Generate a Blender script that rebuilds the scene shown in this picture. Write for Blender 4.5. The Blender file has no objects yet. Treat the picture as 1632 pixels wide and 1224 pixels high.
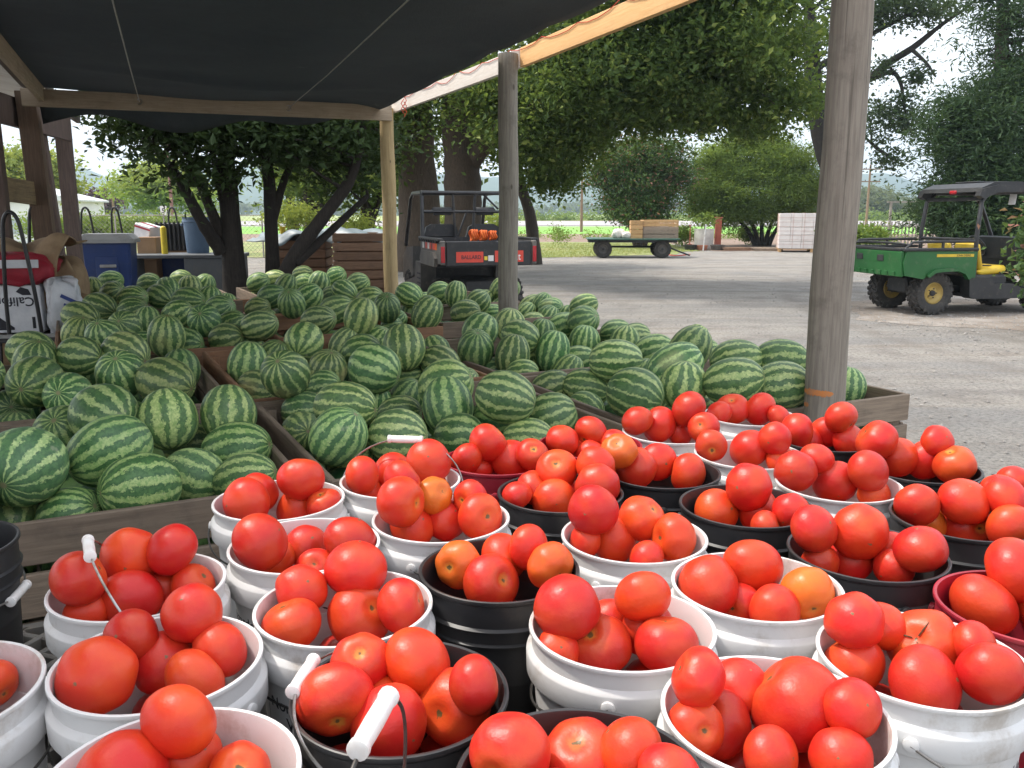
import bpy, math, random
import numpy as np
from mathutils import Vector, Matrix, Euler
R = math.radians
sc = bpy.context.scene
col = sc.collection
# ------------------------------------------------------------------ camera, light, exposure
F, PITCH, CH = 1370.0, R(11.2), 1.55
cam_d = bpy.data.cameras.new('camera'); cam = bpy.data.objects.new('camera', cam_d); col.objects.link(cam)
cam.location = (0, 0, CH); cam.rotation_euler = (R(90) - PITCH, 0, 0)
cam_d.sensor_width = 36; cam_d.lens = 36 * F / 1632; cam_d.clip_end = 20000; cam_d.clip_start = 0.02
sc.camera = cam
SUN = Vector((-0.50, 0.12, 0.86)).normalized()          # towards the sun
world = bpy.data.worlds.new('World'); sc.world = world; world.use_nodes = True
wn = world.node_tree; bg = wn.nodes['Background']
sky = wn.nodes.new('ShaderNodeTexSky'); sky.sky_type = 'NISHITA'; sky.sun_disc = False
sky.sun_elevation = math.asin(SUN.z); sky.sun_rotation = math.atan2(SUN.x, SUN.y)
sky.air_density = 1.0; sky.dust_density = 6.0; sky.ozone_density = 0.6
# smoky air: the clear sky is veiled by an even pale layer
veil = wn.nodes.new('ShaderNodeMix'); veil.data_type = 'RGBA'; veil.inputs[0].default_value = .55; veil.inputs[7].default_value = (9.6, 9.9, 10.3, 1)
wn.links.new(sky.outputs[0], veil.inputs[6]); wn.links.new(veil.outputs[2], bg.inputs[0]); bg.inputs[1].default_value = 0.15
sun_d = bpy.data.lights.new('sun', 'SUN'); sun_d.energy = 2.2; sun_d.angle = R(2.5); sun_d.color = (1, .95, .87)
sun = bpy.data.objects.new('sun', sun_d); col.objects.link(sun)
sun.rotation_euler = SUN.to_track_quat('Z', 'Y').to_euler(); sun.location = (-6, -2, 9)
vs = sc.view_settings; vs.view_transform = 'Standard'; vs.look = 'None'; vs.exposure = 0.75; vs.gamma = 1
cy = sc.cycles; cy.max_bounces = 6; cy.diffuse_bounces = 3; cy.glossy_bounces = 2; cy.transmission_bounces = 3; cy.volume_bounces = 0; cy.transparent_max_bounces = 4
# ------------------------------------------------------------------ helpers
rnd = random.Random(7)
def ray(u, v):
    x = (u - 816) / F; y = (v - 612) / F
    return Vector((x, math.cos(PITCH) - y * math.sin(PITCH), -math.sin(PITCH) - y * math.cos(PITCH)))
CAM = Vector((0, 0, CH))
def atz(u, v, z): d = ray(u, v); return CAM + d * ((z - CH) / d.z)
def aty(u, v, Y): d = ray(u, v); return CAM + d * (Y / d.y)
GA = R(27); E1 = Vector((math.cos(GA), math.sin(GA), 0)); E2 = Vector((-math.sin(GA), math.cos(GA), 0))
def ab(a, b, z=0): return E1 * a + E2 * b + Vector((0, 0, z))

class MB:
    """collects simple shapes, built as one mesh"""
    def __init__(s): s.v = []; s.f = []
    def add(s, vs_, fs_):
        n = len(s.v); s.v += [tuple(p) for p in vs_]; s.f += [tuple(i + n for i in f) for f in fs_]; return s
    def box(s, c, d, rot=None, ch=0.0):
        c = Vector(c); hx, hy, hz = d[0] / 2, d[1] / 2, d[2] / 2
        if ch <= 0:
            p = [Vector((x * hx, y * hy, z * hz)) for x in (-1, 1) for y in (-1, 1) for z in (-1, 1)]
            f = [(0, 1, 3, 2), (4, 6, 7, 5), (0, 4, 5, 1), (2, 3, 7, 6), (0, 2, 6, 4), (1, 5, 7, 3)]
        else:
            p = []; idx = {}
            for x in (-1, 1):
                for y in (-1, 1):
                    for z in (-1, 1):
                        for k in range(3):
                            q = [x * hx, y * hy, z * hz]
                            for j in range(3):
                                if j != k: q[j] -= (x, y, z)[j] * ch
                            idx[(x, y, z, k)] = len(p); p.append(Vector(q))
            f = []
            for k in range(3):
                o = [j for j in range(3) if j != k]
                for sg in (-1, 1):
                    q = []
                    for (m, n) in ((-1, -1), (1, -1), (1, 1), (-1, 1)):
                        t = [0, 0, 0]; t[k] = sg; t[o[0]] = m; t[o[1]] = n; q.append(idx[(*t, k)])
                    if (sg > 0) == (k == 1): q.reverse()
                    f.append(tuple(q))
            for k in range(3):
                o = [j for j in range(3) if j != k]
                for m in (-1, 1):
                    for n in (-1, 1):
                        t0 = [0, 0, 0]; t1 = [0, 0, 0]; t0[k] = -1; t1[k] = 1
                        for t in (t0, t1): t[o[0]] = m; t[o[1]] = n
                        f.append((idx[(*t0, o[0])], idx[(*t1, o[0])], idx[(*t1, o[1])], idx[(*t0, o[1])]))
            for x in (-1, 1):
                for y in (-1, 1):
                    for z in (-1, 1): f.append(tuple(idx[(x, y, z, k)] for k in range(3)))
        if rot is not None:
            m = rot if isinstance(rot, Matrix) else Euler(rot).to_matrix()
            p = [m @ q for q in p]
        return s.add([q + c for q in p], f)
    def tube(s, pts, r, n=8, cap=True, closed=False):
        pts = [Vector(p) for p in pts]; m = len(pts)
        rs = r if isinstance(r, (list, tuple)) else [r] * m
        vs_ = []; fs_ = []; ref = None
        for i, p in enumerate(pts):
            if closed: t = pts[(i + 1) % m] - pts[i - 1]
            else: t = pts[min(i + 1, m - 1)] - pts[max(i - 1, 0)]
            t = t.normalized() if t.length > 1e-9 else Vector((0, 0, 1))
            if ref is None: ref = Vector((1, 0, 0)) if abs(t.x) < .8 else Vector((0, 1, 0))
            a = (ref - t * ref.dot(t)).normalized(); b = t.cross(a); ref = a
            for k in range(n):
                w = 2 * math.pi * k / n
                vs_.append(p + (a * math.cos(w) + b * math.sin(w)) * rs[i])
        for i in range(m if closed else m - 1):
            j = (i + 1) % m
            for k in range(n):
                l = (k + 1) % n; fs_.append((i * n + k, i * n + l, j * n + l, j * n + k))
        if cap and not closed:
            fs_.append(tuple(range(n - 1, -1, -1))); fs_.append(tuple((m - 1) * n + k for k in range(n)))
        return s.add(vs_, fs_)
    def lathe(s, prof, n=32, c=(0, 0, 0), axis='z', ang0=0):
        c = Vector(c); vs_ = []; fs_ = []
        for (r, z) in prof:
            for k in range(n):
                w = 2 * math.pi * k / n + ang0; q = (r * math.cos(w), r * math.sin(w), z)
                if axis == 'y': q = (q[0], q[2], q[1])
                if axis == 'x': q = (q[2], q[0], q[1])
                vs_.append(Vector(q) + c)
        for i in range(len(prof) - 1):
            for k in range(n):
                l = (k + 1) % n; q = (i * n + k, i * n + l, (i + 1) * n + l, (i + 1) * n + k)
                fs_.append(q[::-1] if axis == 'y' else q)
        return s.add(vs_, fs_)
    def prism(s, poly, y0, y1, axis='y'):
        """polygon in (x, z) extruded along y (or as named)"""
        n = len(poly); p = []
        for y in (y0, y1):
            for (a, b) in poly: p.append((a, y, b) if axis == 'y' else ((y, a, b) if axis == 'x' else (a, b, y)))
        f = [tuple(range(n)), tuple(range(2 * n - 1, n - 1, -1))] + [(i, i + n, (i + 1) % n + n, (i + 1) % n) for i in range(n)]
        return s.add(p, f)
    def mesh(s, name, mat=None, smooth=None):
        me = bpy.data.meshes.new(name); me.from_pydata(s.v, [], s.f)
        if mat: me.materials.append(mat)
        if smooth is not None:
            me.polygons.foreach_set('use_smooth', [True] * len(me.polygons)); me.set_sharp_from_angle(angle=R(smooth))
        return me
    def build(s, name, mat, parent=None, smooth=None, recalc=True, loc=None):
        me = s.mesh(name, mat, smooth)
        if recalc:
            import bmesh
            bm = bmesh.new(); bm.from_mesh(me); bmesh.ops.recalc_face_normals(bm, faces=bm.faces); bm.to_mesh(me); bm.free()
            if smooth is not None: me.set_sharp_from_angle(angle=R(smooth))
        return put(name, me, parent, loc)
def put(name, me, parent=None, loc=None, rot=None):
    o = bpy.data.objects.new(name, me); col.objects.link(o)
    if parent: o.parent = parent
    if loc is not None: o.location = loc
    if rot is not None: o.rotation_euler = rot
    return o
def tag(o, label, cat, group=None):
    o['label'] = label; o['category'] = cat
    if group: o['group'] = group
    return o
def kind(o, k): o['kind'] = k; return o
def thing(name, label, cat, loc=(0, 0, 0), rz=0, group=None):
    o = bpy.data.objects.new(name, None); col.objects.link(o); o.empty_display_size = .1
    o.location = loc; o.rotation_euler = (0, 0, rz); return tag(o, label, cat, group)
def copy_tree(o, parent=None):
    c = o.copy(); col.objects.link(c); c.parent = parent
    for ch in list(o.children): copy_tree(ch, c)
    return c
def pmesh(name, V, Fq, mat=None, smooth=False):
    """fast mesh from numpy arrays, quads (or triangles) only"""
    me = bpy.data.meshes.new(name); V = np.asarray(V, np.float32); Fq = np.asarray(Fq, np.int32); k = Fq.shape[1]
    me.vertices.add(len(V)); me.vertices.foreach_set('co', V.ravel())
    me.loops.add(Fq.size); me.loops.foreach_set('vertex_index', Fq.ravel())
    me.polygons.add(len(Fq)); me.polygons.foreach_set('loop_start', np.arange(0, Fq.size, k, dtype=np.int32))
    me.polygons.foreach_set('use_smooth', np.full(len(Fq), smooth)); me.update(calc_edges=True); me.validate()
    if mat: me.materials.append(mat)
    return me
# ------------------------------------------------------------------ materials
def nodes(name):
    m = bpy.data.materials.new(name); m.use_nodes = True; nt = m.node_tree
    return m, nt, nt.nodes['Principled BSDF']
def nd(nt, t, **kw):
    n = nt.nodes.new(t)
    for k, v in kw.items():
        if k.startswith('i_'):
            key = k[2:]; n.inputs[int(key) if key.isdigit() else key].default_value = v
        else: setattr(n, k, v)
    return n
def mth(nt, op, a, b=None, c=None):
    n = nt.nodes.new('ShaderNodeMath'); n.operation = op
    for i, x in enumerate((a, b, c)):
        if x is None: continue
        if isinstance(x, (int, float)): n.inputs[i].default_value = x
        else: nt.links.new(x, n.inputs[i])
    return n.outputs[0]
def mixc(nt, f, a, b, mode='MIX'):
    n = nt.nodes.new('ShaderNodeMix'); n.data_type = 'RGBA'; n.blend_type = mode
    for s, x in ((n.inputs[0], f), (n.inputs[6], a), (n.inputs[7], b)):
        if isinstance(x, (int, float)): s.default_value = x
        elif isinstance(x, (tuple, list)): s.default_value = (*x[:3], 1)
        else: nt.links.new(x, s)
    return n.outputs[2]
def coords(nt, scale=(1, 1, 1), randomise=True):
    tc = nd(nt, 'ShaderNodeTexCoord'); mp = nd(nt, 'ShaderNodeMapping'); mp.inputs['Scale'].default_value = scale
    if randomise:
        oi = nd(nt, 'ShaderNodeObjectInfo'); add = nd(nt, 'ShaderNodeVectorMath', operation='ADD')
        mul = mth(nt, 'MULTIPLY', oi.outputs['Random'], 37.0)
        nt.links.new(tc.outputs['Object'], add.inputs[0]); nt.links.new(mul, add.inputs[1]); nt.links.new(add.outputs[0], mp.inputs[0])
    else: nt.links.new(tc.outputs['Object'], mp.inputs[0])
    return mp.outputs[0]
def noise(nt, vec, scale, detail=4, rough=.6, dist=0):
    n = nd(nt, 'ShaderNodeTexNoise'); n.inputs['Scale'].default_value = scale; n.inputs['Detail'].default_value = detail
    n.inputs['Roughness'].default_value = rough; n.inputs['Distortion'].default_value = dist
    nt.links.new(vec, n.inputs['Vector']); return n.outputs[0]
def ramp(nt, f, p0, p1):
    n = nd(nt, 'ShaderNodeMapRange'); n.interpolation_type = 'SMOOTHSTEP'; nt.links.new(f, n.inputs[0])
    n.inputs[1].default_value = p0; n.inputs[2].default_value = p1; return n.outputs[0]
def bump(nt, b, h, strength=.3, dist=.01):
    n = nd(nt, 'ShaderNodeBump'); n.inputs['Strength'].default_value = strength; n.inputs['Distance'].default_value = dist
    nt.links.new(h, n.inputs['Height']); nt.links.new(n.outputs[0], b.inputs['Normal'])
def M(name, c, rough=.6, c2=None, sc_=6, bmp=0., metal=0., dirt=None, dirt_amt=.35, lo=.35, hi=.7):
    m, nt, b = nodes(name); v = coords(nt); c2 = c2 or tuple(x * .72 for x in c)
    n1 = noise(nt, v, sc_, 5); cc = mixc(nt, ramp(nt, n1, lo, hi), c, c2)
    if dirt:
        n2 = noise(nt, v, sc_ * 2.3, 6, .7); cc = mixc(nt, mth(nt, 'MULTIPLY', ramp(nt, n2, .52, .72), dirt_amt), cc, dirt)
    nt.links.new(cc, b.inputs['Base Color']); b.inputs['Roughness'].default_value = rough; b.inputs['Metallic'].default_value = metal
    if bmp: bump(nt, b, noise(nt, v, sc_ * 6, 4), bmp, .004)
    return m
def wood(name, c, c2, stain=(.06, .05, .04), ax=0, rough=.8, weather=.4, crack=0.):
    m, nt, b = nodes(name); s = [22, 22, 22]; s[ax] = 1.3; v = coords(nt, s); v2 = coords(nt)
    g = noise(nt, v, 3, 6, .65, .4); cc = mixc(nt, ramp(nt, g, .3, .72), c, c2)
    oi = nd(nt, 'ShaderNodeObjectInfo'); cc = mixc(nt, mth(nt, 'MULTIPLY', oi.outputs['Random'], .45), cc, tuple(x * .5 for x in c2))
    st = noise(nt, v2, 7, 5, .7); cc = mixc(nt, mth(nt, 'MULTIPLY', ramp(nt, st, .5, .75), weather), cc, stain)
    if crack:
        s3 = [46, 46, 46]; s3[ax] = .55; ck = noise(nt, coords(nt, s3), 1, 3, .5, .2); cm = ramp(nt, ck, .66, .70); cc = mixc(nt, mth(nt, 'MULTIPLY', cm, crack), cc, (.05, .04, .03))
        kn = nd(nt, 'ShaderNodeTexVoronoi'); kn.inputs['Scale'].default_value = 3.1; s4 = [2.2, 2.2, 2.2]; s4[ax] = 1.0; nt.links.new(coords(nt, s4), kn.inputs['Vector']); cc = mixc(nt, mth(nt, 'MULTIPLY', ramp(nt, kn.outputs['Distance'], .10, .05), .8), cc, (.06, .045, .03))
        g = mth(nt, 'SUBTRACT', g, mth(nt, 'MULTIPLY', cm, .5))
    nt.links.new(cc, b.inputs['Base Color']); b.inputs['Roughness'].default_value = rough; bump(nt, b, g, .35, .006)
    return m
m_bin = wood('bin_wood', (.33, .25, .18), (.19, .14, .10))
m_binw = wood('bin_wood_warm', (.44, .24, .13), (.29, .15, .085), weather=.25)
m_post = wood('post_wood', (.43, .37, .30), (.24, .20, .16), ax=2, stain=(.13, .105, .085), weather=.6, crack=.5)
m_postd = wood('post_wood_dark', (.30, .27, .22), (.17, .15, .12), ax=2, crack=.8)
m_posty = wood('post_wood_yellow', (.55, .42, .22), (.38, .27, .13), ax=2, weather=.2, crack=.4)
m_beam = wood('beam_wood', (.56, .46, .34), (.40, .31, .22), weather=.25)
m_beamo = wood('beam_wood_orange', (.90, .55, .25), (.80, .45, .18), stain=(.4, .2, .08), weather=.3)
m_beamc = wood('beam_wood_pale', (.90, .84, .76), (.80, .71, .62), stain=(.5, .35, .25), weather=.2)
m_shed = wood('shed_wood', (.17, .12, .10), (.10, .07, .06), ax=2)
m_shedo = wood('shed_wood_yellow', (.36, .27, .15), (.2, .145, .085))
m_shedb = wood('shed_wood_brown', (.25, .165, .11), (.13, .085, .06), ax=2)
m_crate = wood('crate_wood', (.31, .185, .115), (.20, .115, .07), weather=.3)
m_crateo = wood('crate_wood_fresh', (.66, .42, .20), (.46, .27, .12), weather=.2)
m_bark = wood('bark', (.085, .068, .053), (.03, .025, .02), ax=2, rough=.95, weather=.5)
m_bark2 = wood('bark_brown', (.125, .092, .066), (.045, .034, .025), ax=2, rough=.95, weather=.5)
m_barkd = wood('bark_dark', (.042, .034, .028), (.016, .013, .011), ax=2, rough=.95, weather=.5)
m_white = M('white_plastic', (.72, .71, .70), .38, (.66, .64, .63), 3, dirt=(.33, .26, .19), dirt_amt=.6)
m_black = M('black_plastic', (.022, .022, .024), .42, (.034, .032, .032), 4, dirt=(.10, .08, .065), dirt_amt=.4)
m_red = M('red_plastic', (.36, .018, .035), .4, (.28, .014, .028), 4, dirt=(.3, .12, .1), dirt_amt=.2)
m_wire = M('wire_steel', (.42, .41, .40), .35, (.22, .19, .16), 30, metal=.8)
m_wired = M('wire_dark', (.09, .085, .08), .45, (.05, .045, .04), 30, metal=.6)
m_grip = M('grip_white', (.82, .80, .78), .4, (.72, .66, .62), 20)
m_blackm = M('black_metal', (.018, .018, .02), .35, (.03, .03, .032), 6, dirt=(.12, .10, .08), dirt_amt=.3)
m_rubber = M('rubber', (.035, .034, .033), .8, (.06, .055, .05), 9, bmp=.3, dirt=(.17, .15, .125), dirt_amt=.6)
m_ink = M('ink', (.02, .02, .03), .6)
m_inkb = M('ink_blue', (.03, .06, .26), .5)
m_inkr = M('ink_red', (.5, .02, .03), .5)
m_cord = M('red_cord', (.55, .05, .025), .7)
# ------------------------------------------------------------------ ground and far land
def gravel_mat():
    m, nt, b = nodes('gravel'); v = coords(nt, randomise=False)
    big = noise(nt, v, .35, 6, .65); mid = noise(nt, v, 1.7, 5, .65); fine = noise(nt, v, 26, 5, .75)
    vs_ = nd(nt, 'ShaderNodeMapping'); vs_.inputs['Scale'].default_value = (.10, .75, 1); nt.links.new(v, vs_.inputs[0])
    trk = noise(nt, vs_.outputs[0], 1.1, 5, .6)
    c = mixc(nt, ramp(nt, big, .35, .65), (.37, .345, .31), (.29, .282, .27))
    c = mixc(nt, mth(nt, 'MULTIPLY', ramp(nt, trk, .45, .6), .7), c, (.45, .41, .36))
    c = mixc(nt, mth(nt, 'MULTIPLY', ramp(nt, mid, .45, .68), .7), c, (.24, .215, .19))
    c = mixc(nt, mth(nt, 'MULTIPLY', ramp(nt, noise(nt, vs_.outputs[0], 3.7, 5, .65), .52, .68), .55), c, (.27, .22, .175))
    c = mixc(nt, mth(nt, 'MULTIPLY', ramp(nt, fine, .44, .66), .75), c, (.13, .125, .12))
    spx = nd(nt, 'ShaderNodeSeparateXYZ'); nt.links.new(v, spx.inputs[0])      # worn wheel tracks
    for (cx, cy_, rr_) in ((2, -30, 48.3), (26, 12, 20.5), (-6, -24, 47)):
        dx = mth(nt, 'SUBTRACT', spx.outputs[0], cx); dy = mth(nt, 'SUBTRACT', spx.outputs[1], cy_)
        rd = mth(nt, 'SQRT', mth(nt, 'ADD', mth(nt, 'MULTIPLY', dx, dx), mth(nt, 'MULTIPLY', dy, dy)))
        d2 = mth(nt, 'ABSOLUTE', mth(nt, 'SUBTRACT', mth(nt, 'ABSOLUTE', mth(nt, 'SUBTRACT', rd, rr_)), .72))
        tm = mth(nt, 'MULTIPLY', ramp(nt, mth(nt, 'ADD', d2, mth(nt, 'MULTIPLY', mid, .3)), .40, .16), ramp(nt, noise(nt, v, .9, 4), .35, .6))
        c = mixc(nt, mth(nt, 'MULTIPLY', tm, .5), c, (.20, .175, .15))
    vo = nd(nt, 'ShaderNodeTexVoronoi'); vo.inputs['Scale'].default_value = 34; nt.links.new(v, vo.inputs['Vector'])
    c = mixc(nt, mth(nt, 'MULTIPLY', ramp(nt, vo.outputs['Distance'], .30, .05), .3), c, (.42, .41, .39))
    nt.links.new(c, b.inputs['Base Color']); b.inputs['Roughness'].default_value = .95
    h = mth(nt, 'ADD', mth(nt, 'ADD', fine, mth(nt, 'MULTIPLY', noise(nt, v, 90, 3), .5)), mth(nt, 'MULTIPLY', mid, 1.2)); bump(nt, b, h, 1.0, .045)
    return m
m_gravel = gravel_mat()
kind(MB().add([(-2900, -300, 0), (2900, -300, 0), (2900, 2150, 0), (-2900, 2150, 0)], [(0, 1, 2, 3)]).build('ground', m_gravel), 'structure')
def sheet(name, poly, z, mat, wob=.25, n=40):
    r = random.Random(name); pts = []
    for i, p in enumerate(poly):
        q = poly[(i + 1) % len(poly)]
        n = max(3, min(60, int(math.hypot(q[0] - p[0], q[1] - p[1]) / (3.2 * wob + .5))))
        for k in range(n):
            t = k / n; pts.append((p[0] + (q[0] - p[0]) * t + r.uniform(-wob, wob), p[1] + (q[1] - p[1]) * t + r.uniform(-wob, wob), z))
    return kind(MB().add(pts, [tuple(range(len(pts)))]).build(name, mat), 'structure')
def ground_mat(name, c, c2, s=1.5, c3=None):
    m, nt, b = nodes(name); v = coords(nt, randomise=False)
    cc = mixc(nt, ramp(nt, noise(nt, v, s, 6, .7), .35, .65), c, c2)
    if c3: cc = mixc(nt, ramp(nt, noise(nt, v, s * .3, 5, .7), .5, .65), cc, c3)
    nt.links.new(cc, b.inputs['Base Color']); b.inputs['Roughness'].default_value = .95; bump(nt, b, noise(nt, v, s * 14, 4), .6, .05); return m
m_lawn = ground_mat('lawn', (.16, .21, .07), (.26, .28, .10), 1.2, (.33, .30, .15))
m_soil = ground_mat('soil', (.28, .20, .15), (.17, .12, .09), 1.0)
m_crop = ground_mat('crop_green', (.16, .36, .06), (.22, .42, .08), .5)
m_road = ground_mat('asphalt', (.33, .31, .32), (.38, .36, .36), .3)
m_field = ground_mat('field', (.22, .30, .09), (.34, .36, .13), .03)
m_dirt = ground_mat('dirt', (.19, .155, .125), (.27, .235, .20), 2.0, (.33, .30, .27))
sheet('far_field', [(-2500, 190), (2500, 190), (2500, 1500), (-2500, 1500)], .05, m_field, 2)
sheet('verge_soil', [(-60, 47), (60, 47), (80, 70), (-80, 70)], .004, m_soil, .5)
sheet('crop_strip', [(-160, 68), (190, 68), (190, 108), (-160, 108)], .008, m_crop, .4)
sheet('road', [(-1200, 118), (1200, 118), (1200, 186), (-1200, 186)], .04, m_road, .0)
sheet('lawn', [(-26, 31.5), (1.2, 31), (6.2, 33.5), (8.0, 37), (8.2, 48), (-30, 50)], .012, m_lawn, .3)
sheet('dirt_patch', [(5.2, 12.6), (7.2, 11.2), (13, 9.6), (16, 12), (16, 17.5), (9, 17), (6, 15.4)], .004, m_dirt, .18)
sheet('leaf_litter', [(8.4, 36.6), (15, 36.8), (24, 40), (24, 47), (8.6, 47)], .008, m_soil, .3)
# loose stones near the yard edge: uncountable
def stones():
    r = np.random.RandomState(3); n = 9000
    x = np.empty(n); y = np.empty(n)
    k = n // 2
    x[:k] = 5.2 + r.rand(k) * 8; y[:k] = 12.2 + r.randn(k) * 1.3
    x[k:] = 1.2 + r.rand(n - k) * 14; y[k:] = 5 + r.rand(n - k) ** 1.6 * 18
    s = .006 + r.rand(n) ** 3 * .018
    o = np.array([(1, 0, 0), (0, 1, 0), (-1, 0, 0), (0, -1, 0), (0, 0, .8), (0, 0, -.3)]); a = r.rand(n) * 6.28
    V = np.repeat(o[None], n, 0) * (s[:, None, None] * (.7 + .6 * r.rand(n, 6, 1)))
    X = V[..., 0] * np.cos(a)[:, None] - V[..., 1] * np.sin(a)[:, None]; Y = V[..., 0] * np.sin(a)[:, None] + V[..., 1] * np.cos(a)[:, None]
    V = np.stack([X + x[:, None], Y + y[:, None], V[..., 2] + .006], -1).reshape(-1, 3)
    f = np.array([(0, 1, 4), (1, 2, 4), (2, 3, 4), (3, 0, 4), (1, 0, 5), (2, 1, 5), (3, 2, 5), (0, 3, 5)])
    Fq = (f[None] + (np.arange(n) * 6)[:, None, None]).reshape(-1, 3)
    o = put('loose_gravel', pmesh('loose_gravel', V, Fq, M('stone', (.33, .31, .285), .9, (.2, .19, .18), 3)))
    tag(kind(o, 'stuff'), 'loose grey stones scattered over the gravel yard', 'gravel')
stones()
# hills
def hills(name, Y0, Y1, prof, mat, seed):
    r = np.random.RandomState(seed); us = np.array([p[0] for p in prof]); hs = np.array([p[1] for p in prof])
    nx, ny = 160, 14; V = []
    ks = r.rand(6) * 6.28
    for j in range(ny):
        t = j / (ny - 1); Y = Y0 + (Y1 - Y0) * t
        for i in range(nx):
            u = -900 + 3500 * i / (nx - 1); X = (u - 816) / F * Y * 1.0
            top = np.interp(u, us, hs); z = Y1 * (340.7 - top) / F * math.sin(min(1, t * 1.15) * math.pi / 2)
            z += sum(math.sin(u * .011 * (q + 1) + ks[q] + t * 3) * 6 / (q + 1) for q in range(6)) * math.sin(t * math.pi)
            V.append((X, Y, max(z, 0) - .5))
    Fq = [(j * nx + i, j * nx + i + 1, (j + 1) * nx + i + 1, (j + 1) * nx + i) for j in range(ny - 1) for i in range(nx - 1)]
    kind(put(name, pmesh(name, V, Fq, mat, True)), 'structure')
m_hill = ground_mat('hill_forest', (.05, .085, .05), (.075, .11, .06), .012)
hills('hills', 1250, 2000, [(-900, 270), (0, 292), (70, 285), (135, 271), (170, 281), (205, 292), (260, 284), (420, 270), (700, 285), (880, 282), (950, 270), (1060, 262), (1250, 268), (1340, 280), (1400, 277), (1450, 296), (1520, 304), (1800, 285), (2700, 270)], m_hill, 4)
# ------------------------------------------------------------------ foliage
def leaf_mat(name, c, c2, c3=None, tr=.35):
    m, nt, b = nodes(name); at = nd(nt, 'ShaderNodeAttribute', attribute_name='tint'); sp = nd(nt, 'ShaderNodeSeparateColor'); nt.links.new(at.outputs['Color'], sp.inputs[0])
    cc = mixc(nt, sp.outputs[0], c, c2)
    if c3: cc = mixc(nt, ramp(nt, sp.outputs[1], .86, .95), cc, c3)
    nt.links.new(cc, b.inputs['Base Color']); b.inputs['Roughness'].default_value = .55; b.inputs['Specular IOR Level'].default_value = .2
    t = nd(nt, 'ShaderNodeBsdfTranslucent'); nt.links.new(mixc(nt, .5, cc, (min(1, c2[0] * 2.6), min(1, c2[1] * 2.2), c2[2])), t.inputs[0])
    mx = nd(nt, 'ShaderNodeMixShader'); mx.inputs[0].default_value = tr
    nt.links.new(b.outputs[0], mx.inputs[1]); nt.links.new(t.outputs[0], mx.inputs[2]); nt.links.new(mx.outputs[0], nt.nodes['Material Output'].inputs[0]); return m
def leaves(name, C, size, mat, parent, seed, asp=.5, up=.25, droop=0., clump=None):
    """one diamond-shaped folded leaf per centre (2 triangles each)"""
    r = np.random.RandomState(seed); n = len(C); C = np.asarray(C)
    d = r.randn(n, 3); d[:, 2] = d[:, 2] * .7 - droop; d /= np.linalg.norm(d, axis=1)[:, None]
    nn = r.randn(n, 3); nn[:, 2] += up * 4; s = np.cross(d, nn); s /= np.linalg.norm(s, axis=1)[:, None] + 1e-9; nn = np.cross(s, d)
    L = (size * (.6 + .8 * r.rand(n)))[:, None]; W = L * asp * .5
    V = np.stack([C - d * L * .5, C + s * W + nn * W * .35 - d * L * .05, C + d * L * .5 - nn * W * .3, C - s * W + nn * W * .35 - d * L * .05], 1).reshape(-1, 3)
    i = np.arange(n) * 4; Fq = np.stack([np.stack([i, i + 1, i + 2], 1), np.stack([i, i + 2, i + 3], 1)], 1).reshape(-1, 3)
    me = pmesh(name, V, Fq, mat, False)
    t = r.rand(n) if clump is None else np.clip(clump * .65 + r.rand(n) * .35, 0, 1)
    at = me.attributes.new('tint', 'FLOAT_COLOR', 'FACE'); a = np.zeros((n, 2, 4), np.float32); a[..., 0] = (t ** 1.25)[:, None]; a[..., 1] = r.rand(n)[:, None]; a[..., 3] = 1
    if len(me.polygons) == 2 * n: at.data.foreach_set('color', a.ravel())
    return put(name, me, parent)
def clumps(ells, seed, per, spread, shell=.5):
    """leaf centres: clumps inside ellipsoids [(centre, radii, number)]; returns centres, clump tint, clump centres"""
    r = np.random.RandomState(seed); P = []; T = []; K = []
    for (c, rad, n) in ells:
        d = r.randn(n, 3); d /= np.linalg.norm(d, axis=1)[:, None]; q = (shell + (1 - shell) * r.rand(n)) ** .8
        cc = np.array(c) + d * q[:, None] * np.array(rad)
        for k in cc:
            m = int(per * (.5 + r.rand())); s = spread * (.6 + .8 * r.rand())
            g = r.randn(m, 3) * s * np.array([1, 1, .62]); P.append(k + g); T.append(np.clip(r.rand() * .8 + g[:, 2] / s * .12 + .1, 0, 1)); K.append(k)
    return np.concatenate(P), np.concatenate(T), np.array(K)
def limbs(mb, starts, K, r0, seed, frac=.3, n=6):
    r = random.Random(seed)
    for k in K:
        if r.random() > frac: continue
        k = Vector(k); s = min(starts, key=lambda p: (Vector(p[0]) - k).length); a = Vector(s[0]); m = (a + k) / 2 + Vector((r.uniform(-.3, .3), r.uniform(-.3, .3), r.uniform(-.1, .3))) * (k - a).length * .3
        pts = [a.lerp(m, t / 3) for t in range(3)] + [m.lerp(k, t / 3) for t in range(4)]
        mb.tube(pts, [max(.008, min(r0, s[1] * .6) * (1 - i / 7)) for i in range(7)], 5, cap=False)
def smooth_path(pts, rs, m=5):
    P = []; Q = []; n = len(pts)
    for i in range(n - 1):
        p0, p1, p2, p3 = (Vector(pts[max(0, min(n - 1, j))]) for j in (i - 1, i, i + 1, i + 2))
        for k in range(m):
            t = k / m; P.append(.5 * ((2 * p1) + (p2 - p0) * t + (2 * p0 - 5 * p1 + 4 * p2 - p3) * t * t + (3 * p1 - p0 - 3 * p2 + p3) * t ** 3)); Q.append(rs[i] + (rs[i + 1] - rs[i]) * t)
    P.append(Vector(pts[-1])); Q.append(rs[-1]); return P, Q
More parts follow.
